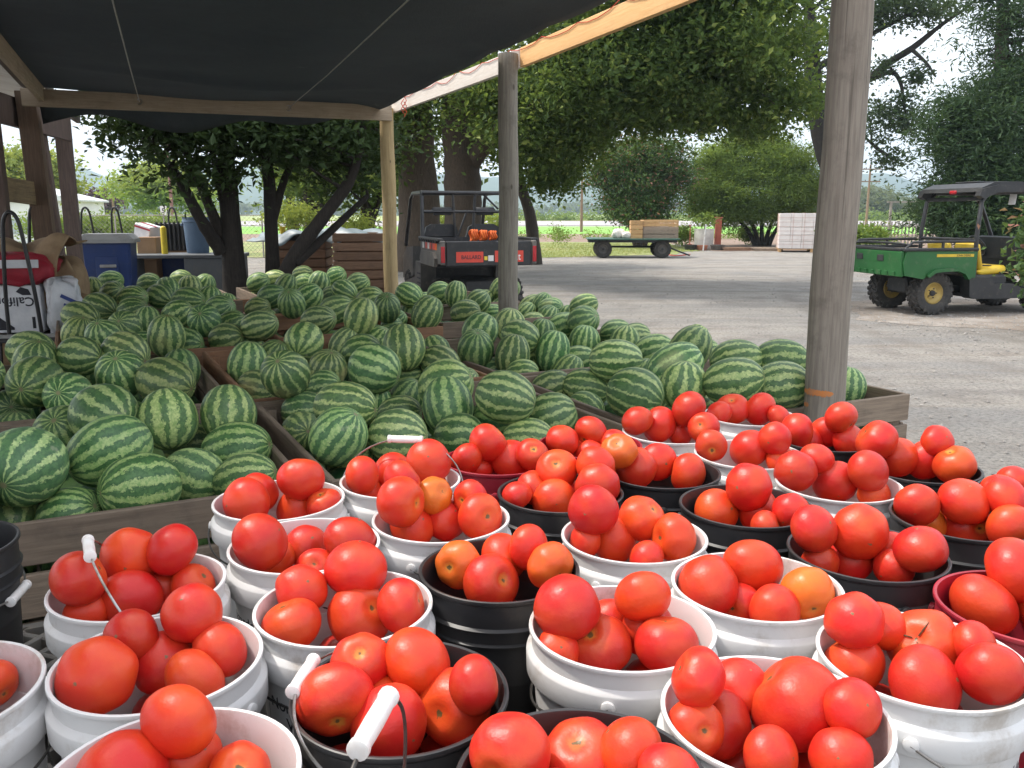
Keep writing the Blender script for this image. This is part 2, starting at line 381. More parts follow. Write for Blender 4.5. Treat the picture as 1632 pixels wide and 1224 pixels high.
def tree(name, label, trunks, ells, mat, bark, per, spread, size, seed, shell=.5, asp=.5, frac=.3, cat='tree', r0=.07, droop=0., group=None, base=None, up=.25):
    """trunks: list of ([points], [radii]); ells: crown ellipsoids"""
    base = base or Vector((trunks[0][0][0][0], trunks[0][0][0][1], 0)); t = thing(name, label, cat, base, 0, group)
    starts = []; o = Vector(base)
    for i, (pts, rs) in enumerate(trunks):
        P, Q = smooth_path(pts, rs); mb = MB(); r = random.Random(seed + i)
        mb.tube([p - o for p in P], [q * r.uniform(.93, 1.07) for q in Q], 12); mb.build('trunk' if i == 0 else 'limb', bark, t, 60)
        starts += [(p, q) for p, q in zip(P[len(P) // 3:], Q[len(P) // 3:])]
    C, T, K = clumps(ells, seed, per, spread, shell)
    mb = MB(); limbs(mb, [(p - o, q) for p, q in starts], K - np.array(o), r0, seed, frac)
    if mb.v: kind(mb.build('branch', bark, t, 60, recalc=False), 'stuff')
    leaves('crown', C - np.array(o), size, mat, t, seed, asp, up, droop, T); return t
lm_dark = leaf_mat('leaf_dark', (.022, .042, .015), (.05, .085, .025), None, .2)
lm_oak = leaf_mat('leaf_oak', (.028, .062, .02), (.125, .195, .055), (.26, .31, .085), .4)
lm_oak2 = leaf_mat('leaf_oak_dark', (.025, .048, .025), (.06, .095, .04), None, .25)
lm_yel = leaf_mat('leaf_yellow_green', (.13, .20, .05), (.26, .32, .08), None, .35)
lm_olive = leaf_mat('leaf_olive', (.05, .105, .028), (.19, .275, .07), None, .4)
lm_myr = leaf_mat('leaf_myrtle', (.04, .085, .03), (.09, .15, .05), (.36, .16, .13), .3)
lm_con = leaf_mat('leaf_conifer', (.012, .034, .015), (.055, .10, .04), None, .25)
lm_pur = leaf_mat('leaf_purple', (.06, .035, .055), (.11, .06, .09), None, .25)
lm_weed = leaf_mat('leaf_weed', (.09, .17, .04), (.20, .28, .07), None, .35)
lm_haz = leaf_mat('leaf_haze_greyed', (.08, .11, .06), (.14, .17, .095), None, .3)  # distance haze mixed into the leaf colour: dulled, greyed greens
lm_grass = leaf_mat('leaf_grass', (.17, .23, .07), (.30, .33, .12), None, .3)
V3 = Vector
def px(pts, Y, rs):
    """trunk run from picture points at a given distance; radii in metres"""
    return ([aty(u, v, Y if not isinstance(Y, (list, tuple)) else Y[i]) for i, (u, v) in enumerate(pts)], rs)
def gp(u, Y): p = aty(u, 400, Y); return V3((p.x, Y, 0))
def ep(u, v, Y, ru, rv, ry, n):
    """crown ellipsoid from a picture centre and radii in pixels"""
    p = aty(u, v, Y); k = Y / F; return ((p.x, p.y, p.z), (ru * k, ry, rv * k), n)
# multi-stemmed tree with big dark leaves beyond the bins
b0 = gp(372, 13.2)
tree('shade_tree', 'dark multi-stemmed tree with large glossy leaves and slanting stems beyond the melon bins',
     [([b0, aty(368, 360, 13.2), aty(362, 280, 13.2), aty(356, 200, 13.2), aty(350, 120, 13)], [.20, .155, .135, .12, .08]),
      ([gp(432, 13.3), aty(432, 360, 13.3), aty(428, 280, 13.3), aty(412, 210, 13.3), aty(400, 150, 13.3)], [.14, .105, .09, .075, .045]),
      ([gp(425, 12.9), aty(462, 420, 12.9), aty(512, 350, 12.9), aty(556, 290, 12.9), aty(574, 230, 12.9), aty(584, 160, 12.9)], [.14, .115, .10, .08, .065, .045]),
      ([aty(470, 418, 12.9), aty(520, 375, 13.1), aty(586, 312, 13.4)], [.09, .06, .04]),
      ([aty(352, 400, 13.1), aty(320, 350, 12.8), aty(285, 285, 12.6), aty(250, 240, 12.5), aty(215, 205, 12.5)], [.11, .085, .06, .045, .025]),
      ([aty(355, 380, 13.2), aty(330, 320, 13), aty(305, 260, 13), aty(280, 215, 13)], [.10, .07, .055, .035]),
      ([aty(434, 350, 13.3), aty(460, 270, 13.4), aty(500, 215, 13.5)], [.08, .05, .03]),
      ([aty(358, 330, 13.2), aty(345, 270, 12.9), aty(330, 200, 12.7)], [.07, .05, .03])],
     [ep(300, 175, 12.6, 130, 60, 1.5, 120), ep(420, 190, 13.2, 150, 75, 1.8, 170), ep(540, 225, 13.4, 85, 75, 1.6, 80), ep(250, 225, 12.4, 60, 28, .8, 20), ep(310, 270, 12.6, 45, 30, .7, 16), ep(400, 60, 13, 280, 80, 2.2, 120)],
     lm_dark, m_barkd, 46, .27, .125, 11, .2, .48, .5, r0=.035)
# the two big shade trees behind the black utility vehicle
tree('broad_tree', 'broad tree with the thick straight trunk behind the black utility vehicle',
     [([gp(668, 24), aty(668, 330, 24), aty(664, 250, 24), aty(660, 170, 24), aty(655, 60, 24)], [.72, .55, .5, .48, .3])],
     [ep(560, 150, 23, 170, 110, 3, 110), ep(690, 90, 22, 160, 110, 3, 110), ep(600, 230, 26, 120, 50, 2, 50)], lm_oak, m_bark2, 130, .45, .14, 21, .2, .55, .25)
tree('spreading_tree', 'spreading tree whose leafy limbs overhang the yard beside the canopy beam',
     [([gp(738, 22), aty(738, 340, 22), aty(736, 260, 22), aty(730, 190, 22), aty(722, 60, 22)], [.62, .48, .44, .4, .25]),
      ([aty(742, 270, 22), aty(775, 225, 21.6), aty(815, 170, 21), aty(880, 130, 20.5), aty(980, 80, 20), aty(1100, 60, 19.5)], [.26, .22, .19, .15, .10, .05]),
      ([aty(735, 200, 22), aty(800, 130, 21.5), aty(900, 60, 21), aty(1040, -20, 20), aty(1180, -60, 19)], [.25, .2, .16, .11, .06])],
     [ep(850, 150, 19.5, 140, 90, 2.5, 150), ep(1000, 100, 18.5, 150, 105, 2.5, 165), ep(1130, 60, 18, 125, 95, 2.5, 118), ep(1235, 100, 19, 80, 110, 2, 34), ep(900, 220, 20, 75, 60, 1.5, 55), ep(885, 285, 21, 42, 28, .8, 12), ep(1050, -90, 18, 330, 90, 4, 150), ep(1060, 150, 18.5, 130, 36, 1.5, 34)] + [ep(860 + k * 26, 158 + (k * 47 % 44) + max(0, 5 - k) * 9, 18.5 + (k % 3) * .7, 12, 14, .5, 4) for k in range(17)],
     lm_oak, m_bark2, 160, .30, .125, 22, .12, .55, .3, droop=.25)
tree('leaning_tree', 'slim leaning trunk beyond the bed of the black utility vehicle',
     [([gp(852, 27), aty(846, 350, 27), aty(832, 300, 27), aty(822, 240, 27), aty(815, 170, 27)], [.24, .18, .16, .14, .1])],
     [ep(860, 225, 26.5, 70, 50, 2, 40), ep(800, 200, 26, 80, 60, 2, 40)], lm_oak, m_bark, 80, .5, .2, 23, .2)
# oak behind the nearest post, limbs against the sky
tree('old_oak', 'old oak with crooked dark limbs spreading against the bright sky',
     [([gp(1345, 40), aty(1338, 320, 40), aty(1312, 230, 40), aty(1298, 150, 40), aty(1290, 20, 40)], [.6, .48, .42, .4, .25]),
      ([aty(1300, 170, 40), aty(1375, 132, 38), aty(1420, 98, 37), aty(1455, 76, 36.5), aty(1500, 40, 36), aty(1545, 10, 35.5)], [.22, .18, .15, .125, .08, .04]),
      ([aty(1376, 131, 38), aty(1420, 115, 37), aty(1436, 135, 36.5), aty(1440, 165, 36), aty(1448, 200, 36)], [.14, .10, .07, .05, .03]),
      ([aty(1300, 110, 40), aty(1380, 60, 38), aty(1420, 38, 37), aty(1480, 10, 36)], [.15, .11, .08, .045]),
      ([aty(1452, 78, 36.5), aty(1476, 100, 36), aty(1490, 120, 36)], [.09, .06, .03]),
      ([aty(1375, 215, 37), aty(1400, 238, 36.5), aty(1430, 256, 36)], [.03, .08, .04])],
     [ep(1240, 60, 41, 70, 100, 2.5, 40), ep(1310, 70, 39, 60, 90, 2, 20), ep(1400, 10, 37, 60, 22, 2, 26), ep(1480, 15, 36, 60, 26, 2, 26), ep(1395, 190, 36, 22, 36, 1.2, 16), ep(1440, 195, 36, 20, 50, 1.2, 18), ep(1425, 255, 36, 26, 12, 1, 9), ep(1420, -70, 37, 200, 60, 3, 60), ep(1405, 110, 36.5, 20, 14, .8, 5), ep(1460, 120, 36, 22, 25, .8, 8)],
     lm_oak2, m_barkd, 70, .34, .17, 24, .1, .55, .3)
tree('dark_evergreen', 'tall dark evergreen standing behind the green utility vehicle',
     [([gp(1592, 27), aty(1592, 300, 27), aty(1594, 200, 27), aty(1596, 100, 27), aty(1600, -60, 27)], [.4, .3, .26, .2, .1])],
     [ep(1570, 305, 26, 92, 66, 2, 150), ep(1556, 205, 26, 74, 70, 1.8, 110), ep(1615, 130, 26.5, 70, 80, 1.8, 54), ep(1600, 30, 27, 75, 75, 1.6, 36), ep(1710, 200, 26, 110, 190, 2, 110), ep(1600, -80, 27, 70, 70, 1.6, 40), ep(1490, 335, 26.5, 26, 30, 1, 14), ep(1555, 350, 25.5, 85, 34, 1.4, 80)],
     lm_con, m_bark, 130, .36, .2, 25, .1, .22, .5, droop=.3)
tree('crepe_myrtle', 'upright myrtle shrub with reddish tips behind the flat wagon',
     [([gp(1020 + k * 4, 41), aty(1020 + k * 12, 345, 41), aty(1020 + k * 34, 285, 41)], [.09, .06, .03]) for k in (-2, -1, 0, 1, 2)],
     [ep(1020, 300, 41, 66, 50, 2, 120), ep(1025, 252, 41, 80, 34, 2, 90), ep(1020, 332, 40.5, 52, 28, 1.2, 60)] + [ep(945 + k * 8, 248 + abs(k - 9) * 4 - (k * 31 % 15), 41, 4, 20, .5, 4) for k in range(19)], lm_myr, m_bark2, 110, .34, .16, 26, .3, .4, .3, 'shrub', up=0)
tree('round_shrub', 'wide rounded olive-green shrub tree beside the white stacked cartons',
     [([gp(1214 + k * 5, 42.5), aty(1214 + k * 12, 365, 42.5), aty(1214 + k * 30, 325, 42.5)], [.14, .1, .05]) for k in (-2, -1, 0, 1, 2)],
     [ep(1203, 302, 42.5, 98, 46, 2.6, 190), ep(1198, 255, 42.5, 84, 38, 2.3, 150), ep(1128, 318, 42, 34, 36, 1.2, 60), ep(1278, 308, 42, 36, 44, 1.2, 66), ep(1200, 338, 42.2, 86, 22, 1.8, 70)] + [ep(1110 + k * 8.5, 238 + abs(k - 11) * 3.2 - (k * 37 % 13), 42.5, 5, 15 + (k * 29 % 9), .5, 5) for k in range(23)], lm_olive, m_barkd, 130, .33, .13, 27, .45, .4, .25, 'shrub', up=0)
# farther trees
tree('maple_tree', 'light yellow-green tree beyond the fence and hedge', [([gp(262, 85), aty(262, 320, 85), aty(262, 290, 85)], [.5, .35, .2])],
     [ep(250, 300, 85, 62, 30, 5, 150), ep(265, 282, 85, 38, 22, 4, 60), ep(310, 315, 84, 24, 24, 3, 30)], lm_yel, m_bark, 45, .75, .42, 31, .4)
tree('purple_tree', 'small purple-leaved tree beside the light yellow-green tree', [([gp(158, 100), aty(158, 335, 100), aty(158, 322, 100)], [.3, .25, .1])],
     [ep(157, 322, 100, 28, 15, 3, 50)], lm_pur, m_bark, 45, .7, .45, 32, .4)
tree('pale_tree', 'pale green tree seen between the shed posts', [([gp(35, 60), aty(35, 320, 60), aty(35, 280, 60)], [.4, .3, .2])],
     [ep(38, 275, 60, 45, 40, 3, 100), ep(95, 290, 62, 22, 45, 2, 40)], lm_yel, m_bark, 50, .6, .34, 33, .4)
tree('hazy_tree', 'hazy rounded tree far beyond the picket fence', [([gp(1395, 240), aty(1395, 345, 240), aty(1395, 325, 240)], [.9, .7, .4])],
     [ep(1393, 324, 240, 36, 22, 10, 70), ep(1440, 334, 240, 30, 12, 9, 30)], lm_haz, m_bark, 50, 2.0, 1.2, 34, .4)
k = 0
for (u, Y, s, h) in ((500, 30, 60, 60), (590, 31, 45, 50), (470, 36, 50, 55)):
    tree('garden_tree', ['mid-green garden tree behind the tarp-covered bins', 'small forked tree between the tarp-covered bins and the broad trunk', 'bushy tree behind the dark multi-stemmed tree'][k],
         [([gp(u, Y), aty(u - 4, 350, Y), aty(u - 10, 300, Y)], [.3, .24, .15]), ([aty(u, 360, Y), aty(u + 16, 310, Y), aty(u + 24, 270, Y)], [.15, .12, .06])],
         [ep(u, 250, Y, s, h, 2, 55), ep(u + 10, 290, Y, s * .6, h * .5, 1.5, 20)], lm_oak, m_bark, 60, .5, .22, 40 + k, .3); k += 1
def wood_mass():
    r = np.random.RandomState(5); E = []
    for i in range(150):
        Y = 620 + r.rand() * 160; u = -200 + 2100 * i / 150 + r.randn() * 6; h = 5 + r.rand() * 9; p = aty(u, 400, Y)
        E.append(((p.x, Y, h * .5), (6 + 4 * r.rand(), 4, h * .5), 10))
    C, T, K = clumps(E, 6, 10, 2.2, .2)
    o = leaves('distant_wood', C, 3.2, lm_haz, None, 7, .8, 0, 0, T); tag(kind(o, 'stuff'), 'hazy distant belt of trees along the far side of the fields', 'woodland')
wood_mass()
# low growth
def mass(name, label, cat, ells, mat, per, spread, size, seed, asp=.5, stuff=False, up=.1):
    C, T, K = clumps(ells, seed, per, spread, .1); C[:, 2] = np.abs(C[:, 2]); base = V3((C[:, 0].mean(), C[:, 1].mean(), 0))
    o = leaves(name, C - np.array(base), size, mat, None, seed, asp, up, 0, T); o.location = base; tag(o, label, cat)
    if stuff: kind(o, 'stuff')
    return o
mass('hedge', 'tangled green hedge below the wire fence', 'hedge', [ep(u, 362, 33, 26, 12, 1, 26) for u in range(60, 340, 30)], lm_weed, 60, .3, .13, 50, stuff=True)
mass('bush', 'leafy green bush beside the picket fence', 'bush', [ep(1385, 375, 30, 32, 12, .8, 40), ep(1350, 378, 30, 20, 10, .6, 16)], lm_weed, 60, .22, .13, 51)
mass('bush', 'dark low bush under the olive-green shrub tree', 'bush', [ep(1190, 374, 44, 20, 11, .7, 20)], lm_oak, 60, .25, .14, 52)
mass('bush', 'leafy plants growing behind the flat wagon\'s crates', 'bush', [ep(1085, 372, 43, 20, 14, .7, 26)], lm_weed, 60, .25, .13, 53)
mass('bush', 'tall weeds on the soil behind the bed of the black utility vehicle', 'bush', [ep(892, 370, 40, 8, 20, .4, 12)], lm_weed, 50, .2, .1, 54)
mass('bush', 'sapling bushes seen through the roll bars of the black utility vehicle', 'bush', [ep(790, 358, 33, 22, 16, .7, 22), ep(700, 350, 33, 12, 16, .5, 10)], lm_yel, 60, .22, .11, 55)
mass('bush', 'yellow-green bushes between the slanting stems of the dark tree', 'bush', [ep(470, 345, 27, 36, 20, .8, 30), ep(560, 365, 27, 40, 16, .8, 30)], lm_yel, 60, .25, .12, 56)
mass('roadside_growth', 'low green growth along the far road verge', 'verge', [ep(u, 347, 200, 40, 3, 3, 16) for u in range(800, 1500, 45)], lm_olive, 30, 1.2, .7, 57, stuff=True)
mass('weeds', 'scattered weeds on the bare soil strip', 'weeds', [ep(u, 385, 56, 22, 5, 3, 8) for u in range(820, 1300, 40)], lm_weed, 30, .25, .14, 58, stuff=True)
def grass():
    r = np.random.RandomState(8); n = 26000; C = np.stack([-8 + r.rand(n) * 16, 31.2 + r.rand(n) ** 1.3 * 15, np.full(n, .03)], 1)
    C = C[C[:, 0] < 1 + (C[:, 1] - 31) * 1.1 + 1.6 * r.rand(len(C))]
    o = leaves('grass', C, .11, lm_grass, None, 9, .12, .0, -.9); tag(kind(o, 'stuff'), 'short dry grass of the lawn beside the gravel yard', 'grass')
grass()
o = mass('bush', 'leafy bush with reddish tips at the nose of the green utility vehicle', 'bush', [ep(1672, 370, 11.0, 40, 70, .35, 34), ep(1668, 460, 11.0, 30, 60, .3, 24), ep(1640, 420, 10.8, 12, 26, .2, 4)], lm_myr, 26, .13, .11, 59, .55)
mb = MB()
for k in range(5): mb.tube([gp(1668, 11) - o.location + V3((k * .05, 0, 0)), aty(1655 + k * 8, 420, 11) - o.location, aty(1640 + k * 14, 330, 11) - o.location], [.02, .014, .006], 5)
mb.build('stem', m_bark, o)
# ------------------------------------------------------------------ shade canopy and shed
ZB = CH + 1.19
P2, P3, P4 = V3((-1.47, 10.5, 0)), V3((-.031, 7.35, 0)), V3((1.43, 3.85, 0))
FL = V3((-4.72, 9.19, 0))
def post(name, label, p, h, r0, r1, mat, ring=False):
    t = thing(name, label, 'post', p, 0, 'canopy posts'); mb = MB(); rr = random.Random(label); n = 14
    pts = [V3((math.sin(i * .9) * .004, math.cos(i * 1.3) * .004, h * i / n - (.05 if i == 0 else 0))) for i in range(n + 1)]
    mb.tube(pts, [r0 + (r1 - r0) * i / n + rr.uniform(-.002, .002) for i in range(n + 1)], 20); mb.build('shaft', mat, t, 50)
    return t
m_orange = M('orange_paint', (.62, .21, .05), .7, (.45, .2, .09), 14)
tp = post('canopy_post', 'thick weathered round post with an orange paint mark in front of the end bin', P4, 3.3, .090, .083, m_post)
z0 = atz(1310, 628, 0); zr = aty(1310, 628, P4.y - .09).z
def paint(a0, a1, h0, zc_, seed):
    rr_ = random.Random(seed); n = 26; P_ = []
    for k in range(n + 1):
        w = R(a0 + (a1 - a0) * k / n); e = abs(math.sin(math.pi * k / n)) ** .4
        for s in (-1, 1): P_.append((.0912 * math.cos(w), .0912 * math.sin(w), zc_ + s * h0 * e * rr_.uniform(.55, 1.15)))
    MB().add(P_, [(2 * k, 2 * k + 2, 2 * k + 3, 2 * k + 1) for k in range(n)]).build('paint_mark', m_orange, tp, recalc=False)
paint(175, 275, .018, zr, 1); paint(182, 205, .012, zr - .062, 2)
post('canopy_post', 'weathered grey round post in front of the tailgate of the black utility vehicle', P3, ZB + .08, .086, .080, m_postd)
post('canopy_post', 'yellowish peeled round post beside the brown slatted crate', P2, ZB + .02, .088, .082, m_posty)
def board(mb, a, b, w, h, up=V3((0, 0, 1))):
    d = (b - a); L = d.length; x = d.normalized(); y = up.cross(x).normalized(); z = x.cross(y)
    return mb.box((a + b) / 2, (L, w, h), Matrix((x, y, z)).transposed(), .004)
def beam(name, label, a, b, w, h, mat, cat='beam'):
    d = b - a; t = put(name, MB().box((0, 0, 0), (d.length, w, h), ch=.004).mesh(name, mat)); t.location = (a + b) / 2
    t.rotation_euler = d.to_track_quat('X', 'Z').to_euler(); return tag(t, label, cat)
nA = (P4 - P3).normalized(); out = V3((-nA.y, nA.x, 0)); out = out if out.x > 0 else -out
nB = (P3 - P2).normalized(); outb = V3((-nB.y, nB.x, 0)); outb = outb if outb.x > 0 else -outb
zb = V3((0, 0, ZB + .055))
A0 = P3 + out * .115; A1 = P4 + nA * 1.4 + out * .115
beam('canopy_beam', 'sunlit orange edge board of the canopy over the yard', A0 + zb + nA * .02, A1 + zb, .04, .15, m_beamo)
beam('canopy_beam', 'pale cream edge board between the grey and the yellowish posts', P2 + outb * .11 + zb - nB * .1, P3 + outb * .11 + zb, .04, .15, m_beamc)
zf = V3((0, 0, ZB - .045)); dB = (P2 - FL).normalized(); nb = V3((-dB.y, dB.x, 0))
beam('canopy_beam', 'long tan cross board at the far end of the shade cloth', FL + zf - nb * .11 - dB * .25, P2 + zf - nb * .11 + dB * .03, .05, .17, m_beam)
# cloth
m, nt, b = nodes('shade_cloth'); v = coords(nt, (1, 1, 1), False)
vv = nd(nt, 'ShaderNodeMapping'); vv.inputs['Scale'].default_value = (40, 3, 3); nt.links.new(v, vv.inputs[0])
n1 = noise(nt, vv.outputs[0], 3, 5); n2 = noise(nt, v, 3.0, 6, .75)
cc = mixc(nt, ramp(nt, n1, .3, .7), (.016, .019, .021), (.026, .03, .033)); cc = mixc(nt, ramp(nt, noise(nt, v, .8, 5, .7), .42, .62), cc, (.034, .039, .044)); cc = mixc(nt, mth(nt, 'MULTIPLY', ramp(nt, n2, .64, .72), .5), cc, (.13, .14, .14))
nt.links.new(cc, b.inputs['Base Color']); b.inputs['Roughness'].default_value = .75
tl = nd(nt, 'ShaderNodeBsdfTranslucent'); tl.inputs[0].default_value = (.035, .042, .048, 1); ad = nd(nt, 'ShaderNodeAddShader')
nt.links.new(b.outputs[0], ad.inputs[0]); nt.links.new(tl.outputs[0], ad.inputs[1]); tp_ = nd(nt, 'ShaderNodeBsdfTransparent'); mx_ = nd(nt, 'ShaderNodeMixShader'); hl = mth(nt, 'MULTIPLY', ramp(nt, noise(nt, v, 38, 2, .5), .765, .785), .6); nt.links.new(hl, mx_.inputs[0]); nt.links.new(ad.outputs[0], mx_.inputs[1]); nt.links.new(tp_.outputs[0], mx_.inputs[2]); nt.links.new(mx_.outputs[0], nt.nodes['Material Output'].inputs[0]); bump(nt, b, n1, .4, .01); m_cloth = m
def cloth():
    nx, ny = 60, 70; V = []
    FRp = P2 - outb * .12; off = (P4 - out * .12) + nA * .25 - FRp
    for j in range(ny + 1):
        t = j / ny
        for i in range(nx + 1):
            s = i / nx                                            # 0 right edge, 1 left edge
            p = FRp + (FL - V3((.1, .05, 0)) - FRp) * s + off * t
            pr = (P2 + (P3 - P2) * (t / .46) - outb * .12) if t < .46 else (P3 + (P4 + nA * .25 - P3) * ((t - .46) / .54) - out * .12)
            p = p.lerp(V3((pr.x, pr.y, 0)) + (FL - FRp) * s, (1 - s) ** 2)
            sag = math.sin(math.pi * min(1, s * 1.0)) * (.10 + .05 * abs(math.sin(t * math.pi * 2.0)))
            wav = .022 * math.sin(s * 9 + t * 5) * math.sin(math.pi * s) + .016 * math.sin(t * 23 + s * 4) * math.sin(math.pi * s)
            edge = -.018 * abs(math.sin(t * 21)) * max(0, 1 - s * 9)
            fold = -.05 * math.exp(-((t - .17 - .06 * s) / .02) ** 2) * math.sin(math.pi * s)
            V.append((p.x, p.y, ZB + .075 - .085 * math.exp(-s * 14) + .10 * min(1, t * 2.2) * (1 - s) - sag * .6 + wav * .6 + edge + fold))
    n = nx + 1; Fq = [(j * n + i, j * n + i + 1, (j + 1) * n + i + 1, (j + 1) * n + i) for j in range(ny) for i in range(nx)]
    # drooping end beyond the far board
    k = len(V); q = 24
    for j in range(6):
        for i in range(q + 1):
            s = i / q; p = FRp.lerp(FL, s) + nb * (.04 + .05 * j) - dB * .12
            V.append((p.x, p.y, ZB + .05 - j * .055 * (1 + .3 * math.sin(s * 13)) * min(1, s * 3 + .1)))
    Fq += [(k + j * (q + 1) + i, k + j * (q + 1) + i + 1, k + (j + 1) * (q + 1) + i + 1, k + (j + 1) * (q + 1) + i) for j in range(5) for i in range(q)]
    o = put('shade_cloth', pmesh('shade_cloth', V, Fq, m_cloth, True)); md = o.modifiers.new('thick', 'SOLIDIFY'); md.thickness = .006; md.offset = 1
    tag(o, 'dark sagging shade cloth stretched over the melon bins', 'shade cloth'); return o
cl = cloth()
# guy wires under the cloth and their hooks
for (q0, q1, lb) in (((207, 156), (172, -30), 'thin steel wire running from the tan cross board near the shed side'), ((437, 161), (675, -25), 'thin steel wire slanting from the middle of the tan cross board')):
    s = (q0[0] - 80) / 530; a = FL.lerp(P2, s); a = V3((a.x, a.y, ZB - .04)) - nb * .14
    e = aty(q1[0], q1[1], 4.05); mb = MB().tube([a, a.lerp(e, .5) - V3((0, 0, .02)), e + (e - a) * .25], .0045, 6)
    ring = [a + V3((math.cos(w) * .028, 0, math.sin(w) * .028)) for w in [i * .7 for i in range(9)]]; mb.tube(ring, .005, 5, closed=True)
    tag(mb.build('guy_wire', m_wire, None, 60), lb, 'wire')
# red lacing along the edge board
mb = MB()
rr = random.Random(3); P = []
for i in range(26):
    t = i / 25; base = (P2.lerp(P3, t / .46) + outb * .083) if t < .46 else (P3.lerp(P4 + nA * .3, (t - .46) / .54) + out * .089)
    P.append(V3((base.x, base.y, ZB + .125 + (.015 if i % 2 else -.03) + rr.uniform(-.02, .02))))
for i in range(0, 25): 
    a, c = P[i], P[i + 1]; mb.tube([a, (a + c) / 2 - V3((0, 0, .012)), c], .003, 5)
for i in range(5):
    p = P[2] - V3((0, 0, i * .03)) - outb * .06; mb.tube([p, p + V3((.03 * (-1) ** i, -.02, -.05)), p + V3((0, -.01, -.1))], .005, 5)
tag(mb.build('lacing_cord', m_cord, None, 60), 'red lacing cord tying the cloth to the edge boards', 'cord')
# shed frame on the left
mC = (FL - (FL + (P4 - P2))).normalized()
CD = (P4 - P2).normalized()
beam('shed_beam', 'tan side board joining the leaning brown shed post', FL + V3((-.12, .1, ZB + .0)), FL + CD * 4.0 + V3((-.15, 0, ZB + .02)), .05, .16, m_beam)
def sq_post(label, u, vt, Y, w, mat, lean=0):
    p = aty(u, 400, Y); zt = aty(u, vt, Y).z; o = put('shed_post', MB().box((0, 0, zt / 2), (w, w * .8, zt), ch=.006).mesh('shed_post', mat)); o.location = (p.x, Y, 0); o.rotation_euler = (0, lean, R(15))
    return tag(o, label, 'post')
sq_post('leaning brown square shed post at the corner of the cloth', 80, 146, 9.35, .19, m_shedb, R(-1.5))
sq_post('dark square shed post behind the leaning brown post', 119, 190, 11.0, .17, m_shed)
sq_post('dark maroon shed post beside the burlap-covered cart', 6, 60, 8.6, .17, m_shed)
sq_post('dark shed post between the leaning brown post and the burlap', 100, 200, 10.2, .15, m_shed, R(-3))
a = aty(0, 300, 8.8); c = aty(78, 312, 9.5); beam('shed_rail', 'yellowish horizontal shed rail between the shed posts', a - (c - a) * .6, c, .05, .24, m_shedo)
a = aty(-40, 160, 8.5); c = aty(110, 205, 10.8); beam('shed_rail', 'dark upper shed rail under the eave', a, c, .06, .3, m_shed)
# shed roof: corrugated sheet on purlins; unseen front reach shaped to shade left buckets
m_roof = M('roof_sheet', (.34, .33, .32), .5, (.25, .23, .21), 2, metal=.3, dirt=(.22, .12, .07), dirt_amt=.5)
def roof():
    edge = [(-6.3, 13.2), (-5.0, 9.4), (-3.6, 6.1), (-2.05, 2.6), (-1.58, 1.2), (-1.38, -.2), (-1.2, -2.4)]
    V = []; n = 46; pts = []
    for i in range(len(edge) - 1):
        for k in range(14): t = k / 14; pts.append((edge[i][0] + (edge[i + 1][0] - edge[i][0]) * t, edge[i][1] + (edge[i + 1][1] - edge[i][1]) * t))
    pts.append(edge[-1])
    for (x, y) in pts:
        for i in range(n):
            s = i / (n - 1); V.append((x - s * 5.2, y - s * 2.2, 3.02 + s * 1.0 + .018 * math.sin(y * 2 * math.pi / .20)))
    Fq = [(j * n + i, j * n + i + 1, (j + 1) * n + i + 1, (j + 1) * n + i) for j in range(len(pts) - 1) for i in range(n - 1)]
    o = put('shed_shade_roof', pmesh('shed_shade_roof', V, Fq, m_roof, True)); md = o.modifiers.new('thick', 'SOLIDIFY'); md.thickness = .01
    tag(o, 'corrugated metal shed roof above the burlap-covered cart, unseen front shaped to shade buckets', 'roof')
    mb = MB()
    for i in range(len(edge) - 1):
        a, c = V3((edge[i][0] - .1, edge[i][1], 2.93)), V3((edge[i + 1][0] - .1, edge[i + 1][1], 2.93)); board(mb, a, c, .06, .14)
    mb.build('eave_board', m_shed, o)
roof()
for (x, y) in ((-6.6, 5.5), (-6.4, 1.0), (-6.2, -2.0), (-1.6, -2.2)):
    o = put('shed_post', MB().box((0, 0, 1.45), (.16, .16, 2.9), ch=.006).mesh('shed_post', m_shed)); o.location = (x, y, 0); tag(o, 'dark shed post under the corrugated roof, away from the bins', 'post', 'rear shed posts')
# ------------------------------------------------------------------ wooden bins
ZT = .65
BINS = [(-.78, .66, 2.80, 4.22), (.73, 2.08, 2.80, 4.22), (2.15, 3.76, 2.90, 4.2),
        (-.80, .66, 4.30, 5.98), (.73, 2.06, 4.30, 6.0), (2.13, 3.78, 4.28, 5.75),
        (-.15, 1.25, 6.12, 7.6), (1.33, 2.66, 6.45, 7.85), (2.74, 4.28, 6.66, 7.95),
        (-.15, 1.22, 7.72, 9.3), (1.31, 2.62, 7.98, 9.5), (2.72, 4.2, 8.05, 9.4),
        (.0, 1.6, 9.45, 11.0), (1.82, 3.15, 9.75, 11.2)]
BDESC = ['bin behind the empty bucket', 'bin behind the upright bucket handle', 'end bin behind the orange-marked post',
         'second bin behind the empty bucket', 'middle bin with the freshest boards', 'yard-side bin between the posts',
         'bin beside the burlap-covered cart', 'bin with a bright bare corner', 'yard-side bin behind the grey post',
         'bin in front of the blue tote', 'bin in front of the yellowish post', 'bin by the black utility vehicle',
         'far bin below the blue tote', 'far bin below the brown crate']
bcache = {}
def unit_board(L, w, h, mat):
    k = (round(L, 3), w, h, mat.name)
    if k not in bcache: bcache[k] = MB().box((0, 0, 0), (L, w, h), ch=.004).mesh('board', mat)
    return bcache[k]
